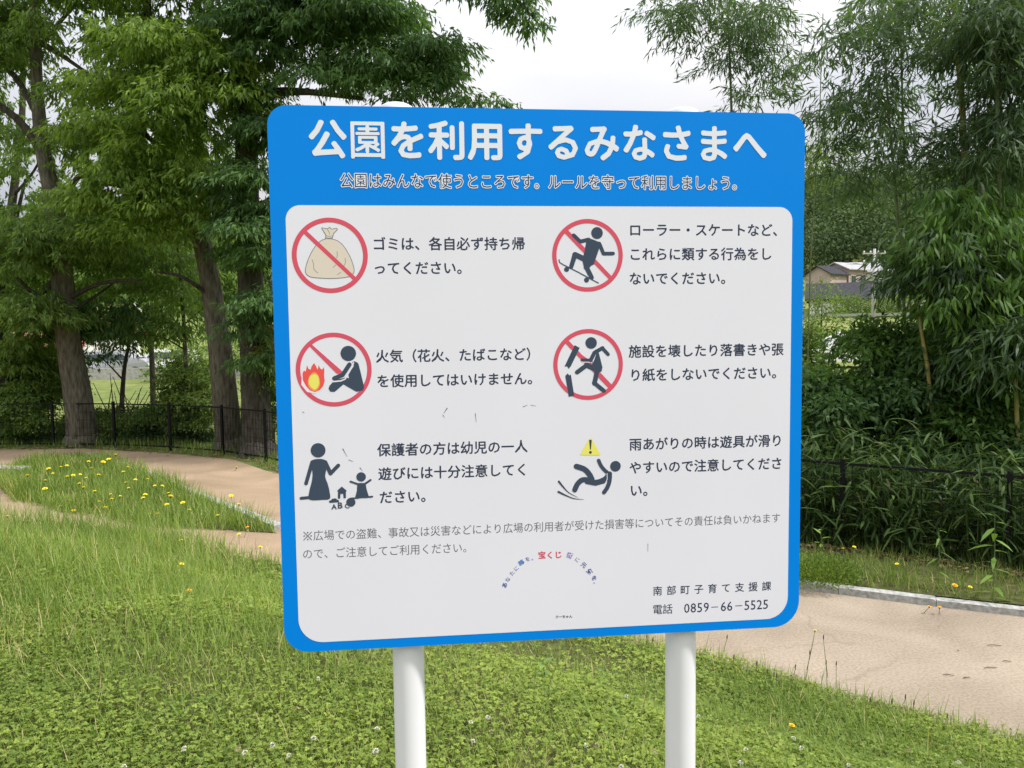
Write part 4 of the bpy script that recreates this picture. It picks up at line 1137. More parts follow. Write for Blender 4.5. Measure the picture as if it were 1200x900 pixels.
def mound_parts():
    cl = []; bl = []
    # clover: three leaflets on a short stalk
    x, y = scatter(290000, 1.9, 7.4)
    e = edge_d(x, y); dens = pnoise(x, y, 1.1, 3)
    keep = (e > 0) & (rng.random(len(x)) < np.clip((dens - .12) * 2.2, .12, 1) * np.clip(2.9 / np.maximum(y, 2.0), .3, 1))
    x, y = x[keep], y[keep]; n = len(x)
    hmap = .018 + .042 * pnoise(x, y, 2.3, 9) + .02 * pnoise(x, y, 9, 2)
    h = hmap * rng.uniform(.45, 1.1, n)
    c = np.stack([x, y, mound_h(x, y) + h], 1)
    tilt = unit(np.array([0, 0, 1.]) + rng.normal(scale=.34, size=(n, 3)))
    a0 = rng.uniform(0, 6.28, n)
    vr = np.clip(.55 * pnoise(x, y, 1.7, 5) + .2 * h / .06 + rng.normal(scale=.16, size=n), 0, 1)
    sz = rng.uniform(.0065, .0125, n) * (1 + .12 * np.maximum(y - 3, 0))
    for k in range(3):
        a = a0 + k * 2.094
        D = np.stack([np.cos(a), np.sin(a), np.zeros(n)], 1); D = D - tilt * (D * tilt).sum(1, keepdims=True)
        V, Fc, kk = leaf_verts(c, D, tilt, sz, sz * .95, 'q', 0)
        cl.append((V, Fc, kk, vr))
    # blades
    x, y = scatter(200000, 1.9, 8.0)
    e = edge_d(x, y); gd = pnoise(x, y, .9, 12)
    left = np.clip((-x - .3) / 2.5, 0, 1) * np.clip((y - 2.8) / 2, 0, 1)
    keep = (e > -.03) & (rng.random(len(x)) < np.clip(.18 + gd * .55 + left * .6 + (e < .35) * .4, 0, 1) * np.clip(3.4 / np.maximum(y, 2.4), .35, 1))
    x, y = x[keep], y[keep]; n = len(x); e = e[keep]; left = left[keep]
    L = rng.uniform(.035, .10, n) * (1 + left * .9 + .5 * pnoise(x, y, 1.5, 20)) * (1 + (rng.random(n) < .04) * .8) * (1 + .7 * (e < .8) * np.clip(-x - 2, 0, 1))
    a = rng.uniform(0, 6.28, n); ln = rng.uniform(.1, .75, n)
    D = np.stack([np.cos(a) * ln, np.sin(a) * ln, np.ones(n)], 1)
    P0 = np.stack([x, y, np.maximum(mound_h(x, y), 0) - .004], 1)
    S_ = np.stack([np.cos(a), np.sin(a), np.zeros(n)], 1)
    V, Fc, kk = leaf_verts(P0, D, S_, L, rng.uniform(.0022, .0045, n) * (1 + .12 * np.maximum(y - 3, 0)), 'blade', -.35 * rng.random((n, 1)))
    dry = rng.random(n) < .05 + .14 * pnoise(x, y, 1.9, 31) ** 4
    bl.append((V, Fc, kk, np.where(dry, 1.0, np.clip(.3 + .45 * pnoise(x, y, 1.2, 8) + rng.normal(scale=.18, size=n), 0, .95))))
    return cl, bl
cl, bl = mound_parts()
tag(leaf_obj('clover', cl, g_clover), 'low clover and medick covering the mound', kind='stuff')
tag(leaf_obj('grass', bl, g_blade), 'grass blades on the mound', kind='stuff')

def patch(poly, n, z, Lr, wr, mat, name, text, w_=None, clump=1.0):
    P_ = np.array(poly); x = rng.uniform(P_[:, 0].min(), P_[:, 0].max(), n); y = rng.uniform(P_[:, 1].min(), P_[:, 1].max(), n)
    k = in_poly(x, y, poly) & (rng.random(n) < .25 + pnoise(x, y, 3, 2) * clump); x, y = x[k], y[k]; n = len(x)
    a = rng.uniform(0, 6.28, n); ln = rng.uniform(.05, .6, n)
    D = np.stack([np.cos(a) * ln, np.sin(a) * ln, np.ones(n)], 1); S_ = np.stack([np.cos(a), np.sin(a), np.zeros(n)], 1)
    L = rng.uniform(*Lr, n) * (.6 + .8 * pnoise(x, y, 1.6, 4))
    V, Fc, kk = leaf_verts(np.stack([x, y, np.full(n, z)], 1), D, S_, L, rng.uniform(*wr, n), 'blade', -.4 * rng.random((n, 1)))
    o = leaf_obj(name, [(V, Fc, kk, np.where(rng.random(n) < .06, 1.0, np.clip(rng.normal(.5, .22, n), 0, .95)))], mat)
    return tag(o, text, kind='stuff')
patch([(x - (.07 if y < 10 and x > -7 and i > 5 else 0), y - (.08 if i > 5 else 0)) for i, (x, y) in enumerate(bed_poly)], 80000, .004, (.06, .26), (.005, .011), g_blade, 'bed_grass', 'long grass on the wedge between the paths')
patch(verge_poly, 190000, .035, (.04, .15), (.003, .007), g_pale, 'verge_grass', 'grass on the verge below the fence')
strip = [(-11, 13.5), (-7.5, 13.42), (-5.9, 12.86), (-4.3, 12.0), (-3.6, 11.1), (-2.2, 9.7), (-1.6, 10.6), (-3, 12), (-4, 13), (-6, 14), (-9, 14.6), (-11, 14.6)]
patch(strip, 26000, -.01, (.05, .22), (.006, .012), g_pale, 'fence_grass', 'rough grass at the foot of the far fence')

# leaf litter along the far edge of the path and on the verge
def litter():
    n = 900
    t = rng.random(n); x = -10 + t * 7.5; y = fence_y(x) - .12 - np.abs(rng.normal(scale=.16, size=n)) ; z = np.full(n, .012)
    n2 = 420; x2 = rng.uniform(2.0, 4.6, n2); y2 = fence_y(x2) - .12 - np.abs(rng.normal(scale=.12, size=n2)); z2 = np.full(n2, .06)
    P_ = np.stack([np.concatenate([x, x2]), np.concatenate([y, y2]), np.concatenate([z, z2])], 1); m = len(P_)
    a = rng.uniform(0, 6.28, m)
    V, Fc, kk = leaf_verts(P_, np.stack([np.cos(a), np.sin(a), rng.uniform(-.1, .3, m)], 1), unit(np.array([0, 0, 1.]) + rand_unit(m) * .4), rng.uniform(.03, .08, m), rng.uniform(.012, .03, m), 'q', .1)
    return [(V, Fc, kk, rng.random(m))]
tag(leaf_obj('leaf_litter', litter(), leaf_mat('dry_leaf', (.10, .06, .03), (.33, .23, .13), .1, .8)), 'dry fallen leaves along the fence', kind='stuff')

# --- flowers and weeds one by one
def top_z(x, y):
    e = float(edge_d(np.array([x]), np.array([y]))[0])
    if e > 0: return float(mound_h(np.array([x]), np.array([y]))[0])
    if in_poly(np.array([x]), np.array([y]), bed_poly)[0]: return .006
    if in_poly(np.array([x]), np.array([y]), verge_poly)[0]: return .04
    return 0.0
def hit(px, py, h):
    r = ray(px, py); t = 1.2
    while t < 40:
        p = EYE + r * t
        if p[2] <= top_z(p[0], p[1]) + h: return p
        t += .01
    return p
m_petal = plain('yellow_petal', (.88, .74, .02), .6); m_petal_o = plain('orange_yellow_petal', (.90, .52, .01), .6)
m_stem = plain('green_stem', (.09, .14, .04), .6); m_clov = plain('white_clover_floret', (.62, .60, .50), .8); m_clov_b = plain('fading_clover_floret', (.42, .30, .22), .8)
m_dark = plain('brown_seed_head', (.10, .075, .05), .9)
def flower_head(rad=.018):
    V = []; Fc = []
    for ring_, (n, r1, z1, off) in enumerate(((13, 1.0, .10, 0), (11, .72, .32, .25), (7, .40, .45, .1))):
        for k in range(n):
            a = 2 * math.pi * (k + off) / n; w_ = .9 * math.pi / n
            b = len(V)
            V += [(.06 * math.cos(a), .06 * math.sin(a), .0), (r1 * .8 * math.cos(a - w_), r1 * .8 * math.sin(a - w_), z1), (r1 * math.cos(a), r1 * math.sin(a), z1 + .04), (r1 * .8 * math.cos(a + w_), r1 * .8 * math.sin(a + w_), z1)]
            Fc.append((b, b + 1, b + 2, b + 3))
    me = bpy.data.meshes.new('flower_head'); me.from_pydata([(x * rad, y * rad, z * rad) for x, y, z in V], [], Fc); return me
hm = flower_head(); hm.materials.append(m_petal)
hm_o = hm.copy(); hm_o.materials.clear(); hm_o.materials.append(m_petal_o)
def yellow_flower(px, py, h, label, group, size=1.0, orange=False, p=None):
    p = hit(px, py, h) if p is None else p
    g = top_z(p[0], p[1]); hh = p[2] - g
    root = empty('yellow_flower', (p[0], p[1], g)); tag(root, label, 'flower', group)
    bx = random.uniform(-.04, .04); by = random.uniform(-.03, .03)
    mb = MB(); mb.tube([(bx, by, -.01), (bx * .4, by * .3, hh * .55), (0, 0, hh - .004)], [.0022, .0019, .0015], 5)
    mb.build('stem', m_stem, root, True)
    o = bpy.data.objects.new('flower_head', hm_o if orange else hm); link(o, root); o.location = (0, 0, hh)
    o.rotation_euler = (random.uniform(-.35, .1), random.uniform(-.3, .3), random.uniform(0, 6)); o.scale = (size,) * 3
    mb = MB(); mb.lathe([(.001, -.011), (.005, -.008), (.0055, -.002), (.003, .002)], 8); c = mb.build('calyx', m_stem, root, True); c.location = (0, 0, hh); c.scale = (size,) * 3
    return root
FL = [(478, 188), (449, 206), (427, 217), (367, 215), (378, 243), (201, 245), (252, 237), (276, 232), (115, 273), (218, 264), (303, 272), (278, 277), (188, 293), (186, 328), (332, 268), (356, 282), (408, 270),
      (328, 306), (345, 322), (392, 338), (529, 238), (510, 258), (560, 290), (611, 287), (640, 315), (672, 316), (520, 302), (458, 350), (497, 358), (462, 370), (532, 325), (601, 352), (592, 366), (706, 359), (697, 345),
      (225, 376), (274, 360), (282, 374), (350, 378), (410, 380), (250, 398), (305, 418), (437, 405), (585, 415), (620, 432), (654, 430), (543, 460), (756, 385), (690, 393), (785, 415), (30, 288), (900, 438), (732, 455)]
for i, (x, y) in enumerate(FL):
    px, py = x / 3.53, 480 + y / 3.53
    for h in (.26, .2, .14, .08, .04):
        p = hit(px, py, h)
        if in_poly(np.array([p[0]]), np.array([p[1]]), bed_poly)[0]: break
    big = {0: 'topmost of the yellow flowers in the left grass wedge, near the far kerb', 1: 'large yellow flower second from the top of the left grass wedge', 2: 'large yellow flower third from the top of the left grass wedge', 13: 'largest and lowest big yellow flower at the left side of the grass wedge', 5: 'yellow flower highest on the left side of the grass wedge', 8: 'yellow flower nearest the left tip of the grass wedge', 50: 'lone yellow flower at the far left picture edge by the grass wedge', 33: 'large yellow flower at the right part of the grass wedge near the kerb'}.get(i)
    yellow_flower(px, py, h, big or 'small yellow flower in the long grass between the two left paths', 'yellow flowers in the grass wedge', 1.9 if big else random.choice((1.1, 1.3, 1.5)), p=p)
for (px, py, h, lab, s, og) in ((290, 618, .10, 'orange yellow flower near the lower left edge of the board', 1.2, True), (212, 633, .10, 'yellow flower on the left mound crest below the flower patch', 1.1, False),
     (213, 661, .08, 'lone yellow flower amid the left lawn grass', 1.0, False), (222, 692, .05, 'lowest orange flower in the left lawn', .95, True), (928, 850, .06, 'single orange flower on the mound right of the right post', .80, True),
     (955, 739, .24, 'tall yellow flower on a long stem at the mound edge over the path', .75, False), (988, 643, .22, 'left one of the yellow flowers against the dark right fence', .9, False), (1001, 641, .22, 'right one of the yellow flowers against the dark right fence', .9, False),
     (1051, 661, .12, 'pale yellow flower at the foot of the fence post at right', .9, False), (1119, 686, .04, 'bright yellow flower on the verge above the right kerb', 1.2, True), (1137, 688, .04, 'small yellow flower right of the bright one on the verge', .9, False),
     (1089, 711, .05, 'left flower of the pair hanging over the right kerb', .9, True), (1101, 712, .05, 'right flower of the pair hanging over the right kerb', 1.0, True), (277, 548, .05, 'yellow flower lying against the far bare path left of the board', 1.7, False),
     (8, 605, .15, 'yellow flower at the left edge where the lawn meets the path', 1.3, False), (280, 626, .1, 'yellow flower on the pale path strip left of the board', 1.2, False), (305, 641, .12, 'faint yellow flower closest to the board on the left', 1.1, False), (271, 581, .2, 'yellow flower standing against the left path near the kerb', 1.5, False), (280, 591, .2, 'yellow flower just above the kerb left of the board', 1.4, False)):
    yellow_flower(px, py, h, lab, None, s, og)

def clover_mesh(seed):
    rs = np.random.default_rng(seed); n = 46
    d_ = unit(rs.normal(size=(n, 3))); d_[:, 2] = np.abs(d_[:, 2]) * .9 - .25
    P_ = d_ * .005
    V, Fc, kk = leaf_verts(P_, d_ + rs.normal(scale=.2, size=(n, 3)), unit(rs.normal(size=(n, 3))), rs.uniform(.004, .006, n), .0032, 'q', 0)
    me = fast_mesh('flower_head', V, Fc); return me
cm_ = [clover_mesh(3), clover_mesh(5)]; cm_[0].materials.append(m_clov); cm_[1].materials.append(m_clov_b)
CL = [(215.7, 877.3, 0), (279.3, 877.3, 1), (286.7, 881.7, 0), (319, 872.7, 0), (338.3, 885, 0), (367.7, 865, 0), (346.7, 830, 1), (145.7, 898, 0), (571.7, 840.7, 0), (551.7, 846, 0), (575.7, 857.3, 1), (554.3, 868.3, 0), (686.7, 873.3, 0),
      (699.3, 873.3, 1), (734, 815.3, 0), (766.7, 880.7, 1), (727.7, 898.3, 0), (441.7, 854, 0), (440, 880, 0), (874, 878.3, 0), (867.7, 894, 0), (939.3, 876.7, 0), (994.3, 896.7, 0), (1065.7, 880, 1), (818.3, 839.3, 0), (930, 865, 0), (1123.3, 893.3, 0), (373, 795, 0)]
for x, y, k in CL:
    p = hit(x, y, .075); g = top_z(p[0], p[1])
    root = empty('clover_flower', (p[0], p[1], g))
    tag(root, 'browning fading clover flower head in the near lawn' if k else 'small white clover flower head in the near lawn', 'flower', 'fading clover flowers' if k else 'white clover flowers')
    mb = MB(); mb.tube([(random.uniform(-.01, .01), .005, -.01), (0, 0, p[2] - g - .002)], [.0012, .001], 5); mb.build('stem', m_stem, root)
    o = bpy.data.objects.new('flower_head', cm_[k]); link(o, root); o.location = (0, 0, p[2] - g); o.rotation_euler = (random.uniform(-.4, .4), random.uniform(-.4, .4), random.uniform(0, 6)); sz_ = random.uniform(.95, 1.3); o.scale = (sz_,) * 3

# dark plantain seed heads along the mound edge
for (x, y, h) in ((899, 785, .16), (932, 780, .16), (910, 790, .12), (968, 775, .18), (980, 776, .18), (949, 763, .2), (965, 745, .24), (1061, 815, .10), (1071, 822, .10), (1110, 838, .08), (1020, 818, .09), (1045, 820, .09), (860, 768, .12), (887, 776, .12), (852, 745, .15), (765, 748, .14), (758, 744, .14)):
    p = hit(x, y, h); g = top_z(p[0], p[1]); hh = p[2] - g
    root = empty('seed_stem', (p[0], p[1], g)); tag(root, 'thin dark seed stem standing up from the mound edge against the path', 'seed stem', 'dark seed stems at the mound edge')
    lx = random.uniform(-.04, .04)
    mb = MB(); mb.tube([(lx, 0, -.01), (lx * .4, 0, hh * .5), (0, 0, hh - .02)], [.0018, .0015, .0012], 5); mb.build('stem', m_stem, root)
    mb = MB(); mb.tube([(0, 0, hh - .022), (0, 0, hh - .012), (.001, 0, hh), (.002, 0, hh + .008)], [.0015, .0035, .003, .001], 6, .3); mb.build('seed_head', m_dark, root)

# broad leaved weeds
l_weed = leaf_mat('weed_leaf', (.10, .19, .03), (.20, .32, .06), .35, .4)
def weed(px, py, h, label, n, L, W, up, mat=None, z0=0.0, stem=True):
    p = hit(px, py, h * .5); g = top_z(p[0], p[1])
    root = empty('weed', (p[0], p[1], g)); tag(root, label, 'weed')
    if stem:
        mb = MB(); mb.tube([(0, 0, -.01), (.004, 0, h * .5), (-.003, .003, h)], [.0035, .0028, .0015], 6); mb.build('stem', m_stem, root)
    for i in range(n):
        a = i * 2.4 + random.uniform(-.3, .3); zz = h * (i + .6) / n
        D = np.array([[math.cos(a), math.sin(a), up + random.uniform(-.2, .2)]])
        V, Fc, kk = leaf_verts(np.array([[0, 0, zz]]), D, np.array([[0, 0, 1.0]]), L * random.uniform(.7, 1.15), W * random.uniform(.8, 1.1), 'arc', .25)
        obj('leaf', fast_mesh('leaf', V, Fc, np.full(len(V), random.random())), mat or l_weed, root)
    return root
weed(637, 790, .13, 'bright broad leaved weed in the lawn between the two posts', 9, .06, .028, .4)
weed(706, 795, .09, 'smaller yellowish green weed left of the right post', 8, .045, .018, .6)
weed(722, 846, .06, 'low bright weed in the lawn near the right post', 7, .045, .016, .8)
weed(240, 825, .05, 'low tuft of wide green leaves in the near left lawn', 6, .05, .02, .8)
weed(210, 838, .08, 'single broad grass tuft in the near left lawn', 4, .08, .012, 1.2, stem=False)
weed(1165, 655, .62, 'pale green young bamboo shoot with wide leaves in front of the right fence', 15, .17, .036, -.15)
weed(1100, 655, .45, 'thin leafy stem standing before the right fence', 9, .13, .02, -.2)
weed(962, 640, .3, 'bushy leaf clump on the verge beside the board', 8, .08, .03, .5)
# soft rounded clump of low leaves next to the board on the verge
def clump():
    n = 3800; c = np.array(hit(958, 672, .06)); u = rand_unit(n); u[:, 2] = np.abs(u[:, 2]); P_ = c + u * rng.random((n, 1)) ** .4 * np.array([.36, .25, .20]) - [0, 0, .05]
    V, Fc, kk = leaf_verts(P_, u + rand_unit(n) * .6 + [0, 0, .5], unit(u + rand_unit(n) * .5), rng.uniform(.014, .03, n), .012, 'q', 0)
    return [(V, Fc, kk, rng.random(n) * .9)]
tag(leaf_obj('mugwort_clump', clump(), g_pale), 'soft rounded clump of leafy mugwort on the verge by the board edge', 'plant')

# twigs on the path
TW = ['dark twig farthest from the lawn on the right path', 'short dark twig nearest the right picture edge on the path', 'longest thin twig in the middle of the right path', 'left twig of the nearer pair on the right path', 'tiny right twig of the nearer pair on the right path', 'small dark fleck of bark alone on the right path']
for (x0, y0, x1, y1) in ((1156.7, 756, 1173.3, 756.5), (1175, 774.5, 1185, 775), (1153, 782.7, 1168.3, 782), (1105, 790.5, 1118.3, 792), (1128.3, 794.5, 1136.7, 793.5), (1122, 762, 1124, 763)):
    a = hit(x0, y0, .008); b = hit(x1, y1, .008); m_ = (a + b) / 2
    mb = MB(); mb.tube([a - m_, (a - m_) * .2 + [0, 0, .003], b - m_], [.0018, .0026, .0014], 6, .3)
    o = mb.build('twig', m_twig, None); o.location = (m_[0], m_[1], .006); tag(o, TW.pop(0), 'twig', 'twigs on the path')
# concrete block at the left path corner
p = hit(16, 550, .05)
mb = MB(); mb.box(-.45, .25, -.12, .12, -.05, .09); o = mb.build('concrete_block', m_conc); o.location = (p[0] - .05, p[1], 0); o.rotation_euler = (0, 0, R(-12)); tag(o, 'pale concrete block at the far left corner of the flower wedge', 'block')
bm = bmesh.new(); bm.from_mesh(o.data); bmesh.ops.bevel(bm, geom=bm.edges[:], offset=.012, segments=2); bm.to_mesh(o.data); bm.free()

# ================================================================== background
m_wall_w = plain('white_render', (.68, .67, .64), .9, noise=.08, scale=1); m_wall_b = plain('beige_wall', (.55, .47, .38), .9, noise=.1, scale=1)
m_wall_p = plain('pinkish_wall', (.42, .33, .31), .9, noise=.1, scale=1); m_roof_r = plain('red_brown_roof', (.30, .12, .08), .95, noise=.3, scale=3); m_roof_g = plain('grey_roof', (.045, .045, .052), .95, noise=.25, scale=3); m_roof_l = plain('light_grey_roof', (.34, .34, .35), .95, noise=.2, scale=3)
m_glass = plain('window_glass', (.03, .04, .05), .08); m_frame = plain('window_frame', (.5, .5, .5), .5); m_pole = plain('concrete_pole', (.42, .41, .39), .9, noise=.1, scale=4)
m_tyre = plain('tyre', (.02, .02, .02), .9); m_rim = plain('wheel_rim', (.45, .45, .46), .35, .8)
def house(name, label, loc, rz, w_, d_, h_, roof_h, mw, mr, windows=3, cat='house', over=.4):
    root = empty(name, loc, rz); tag(root, label, cat)
    mb = MB(); mb.box(-w_ / 2, w_ / 2, -d_ / 2, d_ / 2, -2.5, h_)
    mb.add([(-w_ / 2, -d_ / 2, h_), (-w_ / 2, d_ / 2, h_), (-w_ / 2, 0, h_ + roof_h), (w_ / 2, -d_ / 2, h_), (w_ / 2, d_ / 2, h_), (w_ / 2, 0, h_ + roof_h)], [(0, 2, 1), (3, 4, 5)])
    mb.build('wall', mw, root)
    for s in (-1, 1):
        mb = MB(); y0 = s * (d_ / 2 + over); z0 = h_ - over * roof_h / (d_ / 2); x = w_ / 2 + over; t = .14
        vs_ = [(-x, y0, z0 + .02), (x, y0, z0 + .02), (x, 0, h_ + roof_h + .02), (-x, 0, h_ + roof_h + .02)]
        mb.add(vs_ + [(a, b, c + t) for a, b, c in vs_], [(0, 1, 2, 3)[::s], (4, 5, 6, 7)[::-s], (0, 1, 5, 4), (1, 2, 6, 5), (2, 3, 7, 6), (3, 0, 4, 7)])
        mb.build('roof', mr, root)
    for i in range(windows):
        x = -w_ / 2 + w_ * (i + .5) / windows; ww = w_ / windows * .25
        for lv in range(int(h_ // 2.6)):
            z0 = .9 + lv * 2.6
            mb = MB(); mb.box(x - ww, x + ww, -d_ / 2 - .06, -d_ / 2 + .02, z0, z0 + 1.1); f = mb.build('window', m_frame, root)
            mb = MB(); mb.box(x - ww + .06, x - .03, -d_ / 2 - .075, -d_ / 2 - .061, z0 + .06, z0 + 1.04); mb.build('pane', m_glass, f)
            mb = MB(); mb.box(x + .03, x + ww - .06, -d_ / 2 - .075, -d_ / 2 - .061, z0 + .06, z0 + 1.04); mb.build('pane', m_glass, f)
    return root
def on_ground(px, d_):
    p = spot(px, 388, d_); return (p[0], p[1], float(terrain(p[0], p[1])))
def top_at(px, d_, ytop, hh):
    p = spot(px, ytop, d_); return (p[0], p[1], p[2] - hh)
def lift(loc, dz): return (loc[0], loc[1], loc[2] + dz)
house('house', 'small white house with a weathered red brown roof seen between the left trunks', on_ground(106, 62), R(62), 5, 5.2, 2.35, 1.1, m_wall_w, m_roof_r, 2)
house('house', 'house with orange red roof just left of the leaning trunk', on_ground(45, 58), R(20), 6, 5, 1.6, .9, m_wall_w, m_roof_r, 2)
house('house', 'pinkish house with dark roof on the hillside right of the board', top_at(968, 112, 313, 3.6), R(35), 4, 4.0, 2.5, 1.1, m_wall_p, m_roof_g, 2)
house('house', 'beige two storey house next to the pinkish one on the hillside', top_at(990, 115, 309, 3.9), R(30), 4.2, 4.5, 2.9, 1.0, m_wall_p, m_roof_l, 2)
house('house', 'grey roofed white house on the hillside above the dark roofed hall', top_at(1030, 118, 308, 4.2), R(-8), 8, 5, 2.8, 1.4, m_wall_w, m_roof_l, 4)
hp = on_ground(1046, 84)
house('hall', 'long low hall with a wide dark roof and pale eaves line', lift(hp, -.2), R(-22), 17, 8, 1.7, 1.75, m_wall_w, m_roof_g, 6, 'hall')
def pole(label, px, d_, h_):
    p = on_ground(px, d_); root = empty('utility_pole', p); tag(root, label, 'utility pole')
    mb = MB(); mb.tube([(0, 0, -.5), (0, 0, h_)], [.17, .10], 12); mb.build('pole', m_pole, root, True)
    for z in (h_ - .4, h_ - 1.1):
        mb = MB(); mb.box(-.9, .9, -.05, .05, z, z + .1); a = mb.build('crossarm', m_pole, root)
        for x in (-.8, -.3, .3, .8):
            mb = MB(); mb.lathe([(.05, z + .1), (.07, z + .16), (.04, z + .26)], 8, Matrix.Translation((x, 0, 0))); mb.build('insulator', m_wall_w, a)
    mb = MB(); mb.lathe([(.2, h_ - 2.6), (.22, h_ - 2.5), (.22, h_ - 1.8), (.2, h_ - 1.75)], 12, Matrix.Translation((.35, 0, 0))); mb.build('transformer', m_pole, root, True)
    return root, p
r1, p1 = pole('grey concrete utility pole in front of the long dark roof', 1023, 60, 6.2)
r2, p2 = pole('distant utility pole between the two left trunks', 159, 66, 6.0)
for dz in (5.9, 5.3):
    mb = MB(); a = np.array(p2) + [0, 0, dz]; b = np.array(on_ground(330, 72)) + [0, 0, dz + .3]
    pts = [a + (b - a) * t - np.array([0, 0, 1]) * 1.6 * t * (1 - t) for t in np.linspace(0, 1, 12)]
    o = mb.tube(pts, [.02] * 12, 5); o = mb.build('power_line', m_fence); tag(o, 'upper power line leaving the left utility pole' if dz > 5.5 else 'lower power line leaving the left utility pole', 'cable')
# pale guard rail below the hall
gp = empty('guard_rail', on_ground(1010, 68), R(-18)); tag(gp, 'pale metal guard rail on the slope below the long dark roofed hall', 'guard rail')
mb = MB(); mb.box(-9, 9, -.03, .03, .55, .8); mb.build('rail', m_rim, gp)
for i in range(10):
    mb = MB(); mb.box(-8.6 + i * 1.9, -8.5 + i * 1.9, .031, .12, -.5, .75); mb.build('post', m_rim, gp)
# low wall across the field at left
a = on_ground(60, 41); wl = empty('low_wall', (-14, 41.5, float(terrain(-14, 41.5)))); tag(wl, 'low grey concrete wall along the far side of the green field at left', 'wall')
for i in range(14):
    mb = MB(); mb.box(-13 + i * 2, -11.02 + i * 2, -.1, .1, -.3, .62 + .01 * (i % 2)); mb.build('wall_panel', m_conc, wl)

def car(label, loc, rz, paint, L=4.2, H=1.75, van=True):
    root = empty('parked_car', loc, rz); tag(root, label, 'car', 'cars parked beyond the fence'); Wd = 1.68
    prof = [(-L / 2, .35), (-L / 2 - .02, .75), (-L / 2 + .05, 1.05), (-L / 2 + .2, H - .12), (-L / 2 + .5, H), (L * .12, H), (L * .27, H - .35), (L * .36, 1.08), (L / 2 - .12, .92), (L / 2, .7), (L / 2, .35)] if van else \
           [(-L / 2, .35), (-L / 2, .8), (-L / 2 + .4, .95), (-L / 2 + .9, H - .1), (-L / 2 + 1.5, H), (L * .05, H), (L * .22, .98), (L / 2 - .15, .85), (L / 2, .65), (L / 2, .35)]
    n = len(prof); V = []
    for (x, z) in prof:
        k = 1 if z < 1.0 else 1 - .16 * (z - 1.0) / (H - 1.0)
        V.append((x, -Wd / 2 * k, z)); V.append((x, Wd / 2 * k, z))
    F_ = [(2 * i, 2 * ((i + 1) % n), 2 * ((i + 1) % n) + 1, 2 * i + 1) for i in range(n)] + [tuple(2 * i for i in range(n))[::-1], tuple(2 * i + 1 for i in range(n))]
    me = bpy.data.meshes.new('body'); me.from_pydata(V, [], F_)
    bm = bmesh.new(); bm.from_mesh(me); bmesh.ops.bevel(bm, geom=bm.edges[:], offset=.05, segments=2); bmesh.ops.recalc_face_normals(bm, faces=bm.faces[:]); bm.to_mesh(me); bm.free()
    body = obj('body', me, paint, root)
    for s in (-1, 1):
        for (x0, x1) in ((-L / 2 + .4, -L * .2), (-L * .18, .02 * L), (.04 * L, .22 * L)):
            zb, zt = 1.02, H - .18; kb = Wd / 2 * .998 + .006; kt = Wd / 2 * (1 - .16 * (zt - 1) / (H - 1)) + .008
            xt = x1 - (.28 if x1 > .2 * L else 0)
            V = [(x0, s * kb, zb), (x1, s * kb, zb), (xt, s * kt, zt), (x0, s * kt, zt)]
            V += [(a_, b_ * .98, c_) for a_, b_, c_ in V]
            mb = MB(); mb.add(V, [(0, 1, 2, 3), (4, 7, 6, 5), (0, 4, 5, 1), (1, 5, 6, 2), (2, 6, 7, 3), (3, 7, 4, 0)]); mb.build('window', m_glass, root)
        for x in (-L * .31, L * .32):
            M_ = Matrix.Translation((x, s * (Wd / 2 - .09), .32)) @ Matrix.Rotation(math.pi / 2, 4, 'X')
            mb = MB(); mb.lathe([(.2, -.11), (.31, -.10), (.32, -.05), (.32, .05), (.31, .10), (.2, .11)], 20, M_); wh = mb.build('wheel', m_tyre, root, True)
            mb = MB(); mb.lathe([(.03, -.125), (.18, -.115), (.19, -.10), (.19, .10), (.18, .115), (.03, .125)], 16, M_); mb.build('rim', m_rim, wh, True)
        mb = MB(); mb.box(L / 2 - .06, L / 2 + .02, s * .6 - .14, s * .6 + .14, .66, .8); mb.build('headlight', m_wall_w, root)
        mb = MB(); mb.box(-L / 2 - .03, -L / 2 + .05, s * .68 - .08, s * .68 + .08, .75, 1.05); mb.build('tail_light', m_roof_r, root)
    mb = MB(); mb.add([(L * .275, -.66, H - .40), (L * .275, .66, H - .40), (L * .355, .74, 1.12), (L * .355, -.74, 1.12), (L * .285, -.66, H - .39), (L * .285, .66, H - .39), (L * .365, .74, 1.13), (L * .365, -.74, 1.13)], [(0, 1, 2, 3), (7, 6, 5, 4), (0, 4, 5, 1), (1, 5, 6, 2), (2, 6, 7, 3), (3, 7, 4, 0)])
    mb.build('windscreen', m_glass, root)
    return root
p_white = plain('white_car_paint', (.78, .78, .79), .22); p_teal = plain('teal_car_paint', (.05, .25, .32), .25); p_silver = plain('silver_car_paint', (.42, .43, .45), .25, .5)
car('large white van parked behind the dark shrub right of the board', on_ground(1000, 42), R(172), p_white, 4.7, 1.95)
car('teal small car whose end shows at the right edge of the board', on_ground(925, 44), R(10), p_teal, 3.6, 1.5)
car('white small car parked right of the large white van behind foliage', on_ground(1085, 43), R(5), p_white, 3.9, 1.6)
car('silver white car parked beyond the field between the left trunks', on_ground(136, 44), R(8), p_silver, 3.8, 1.5)
car('white small car right of the silver one beyond the left field', on_ground(192, 46), R(-172), p_white, 3.8, 1.55)

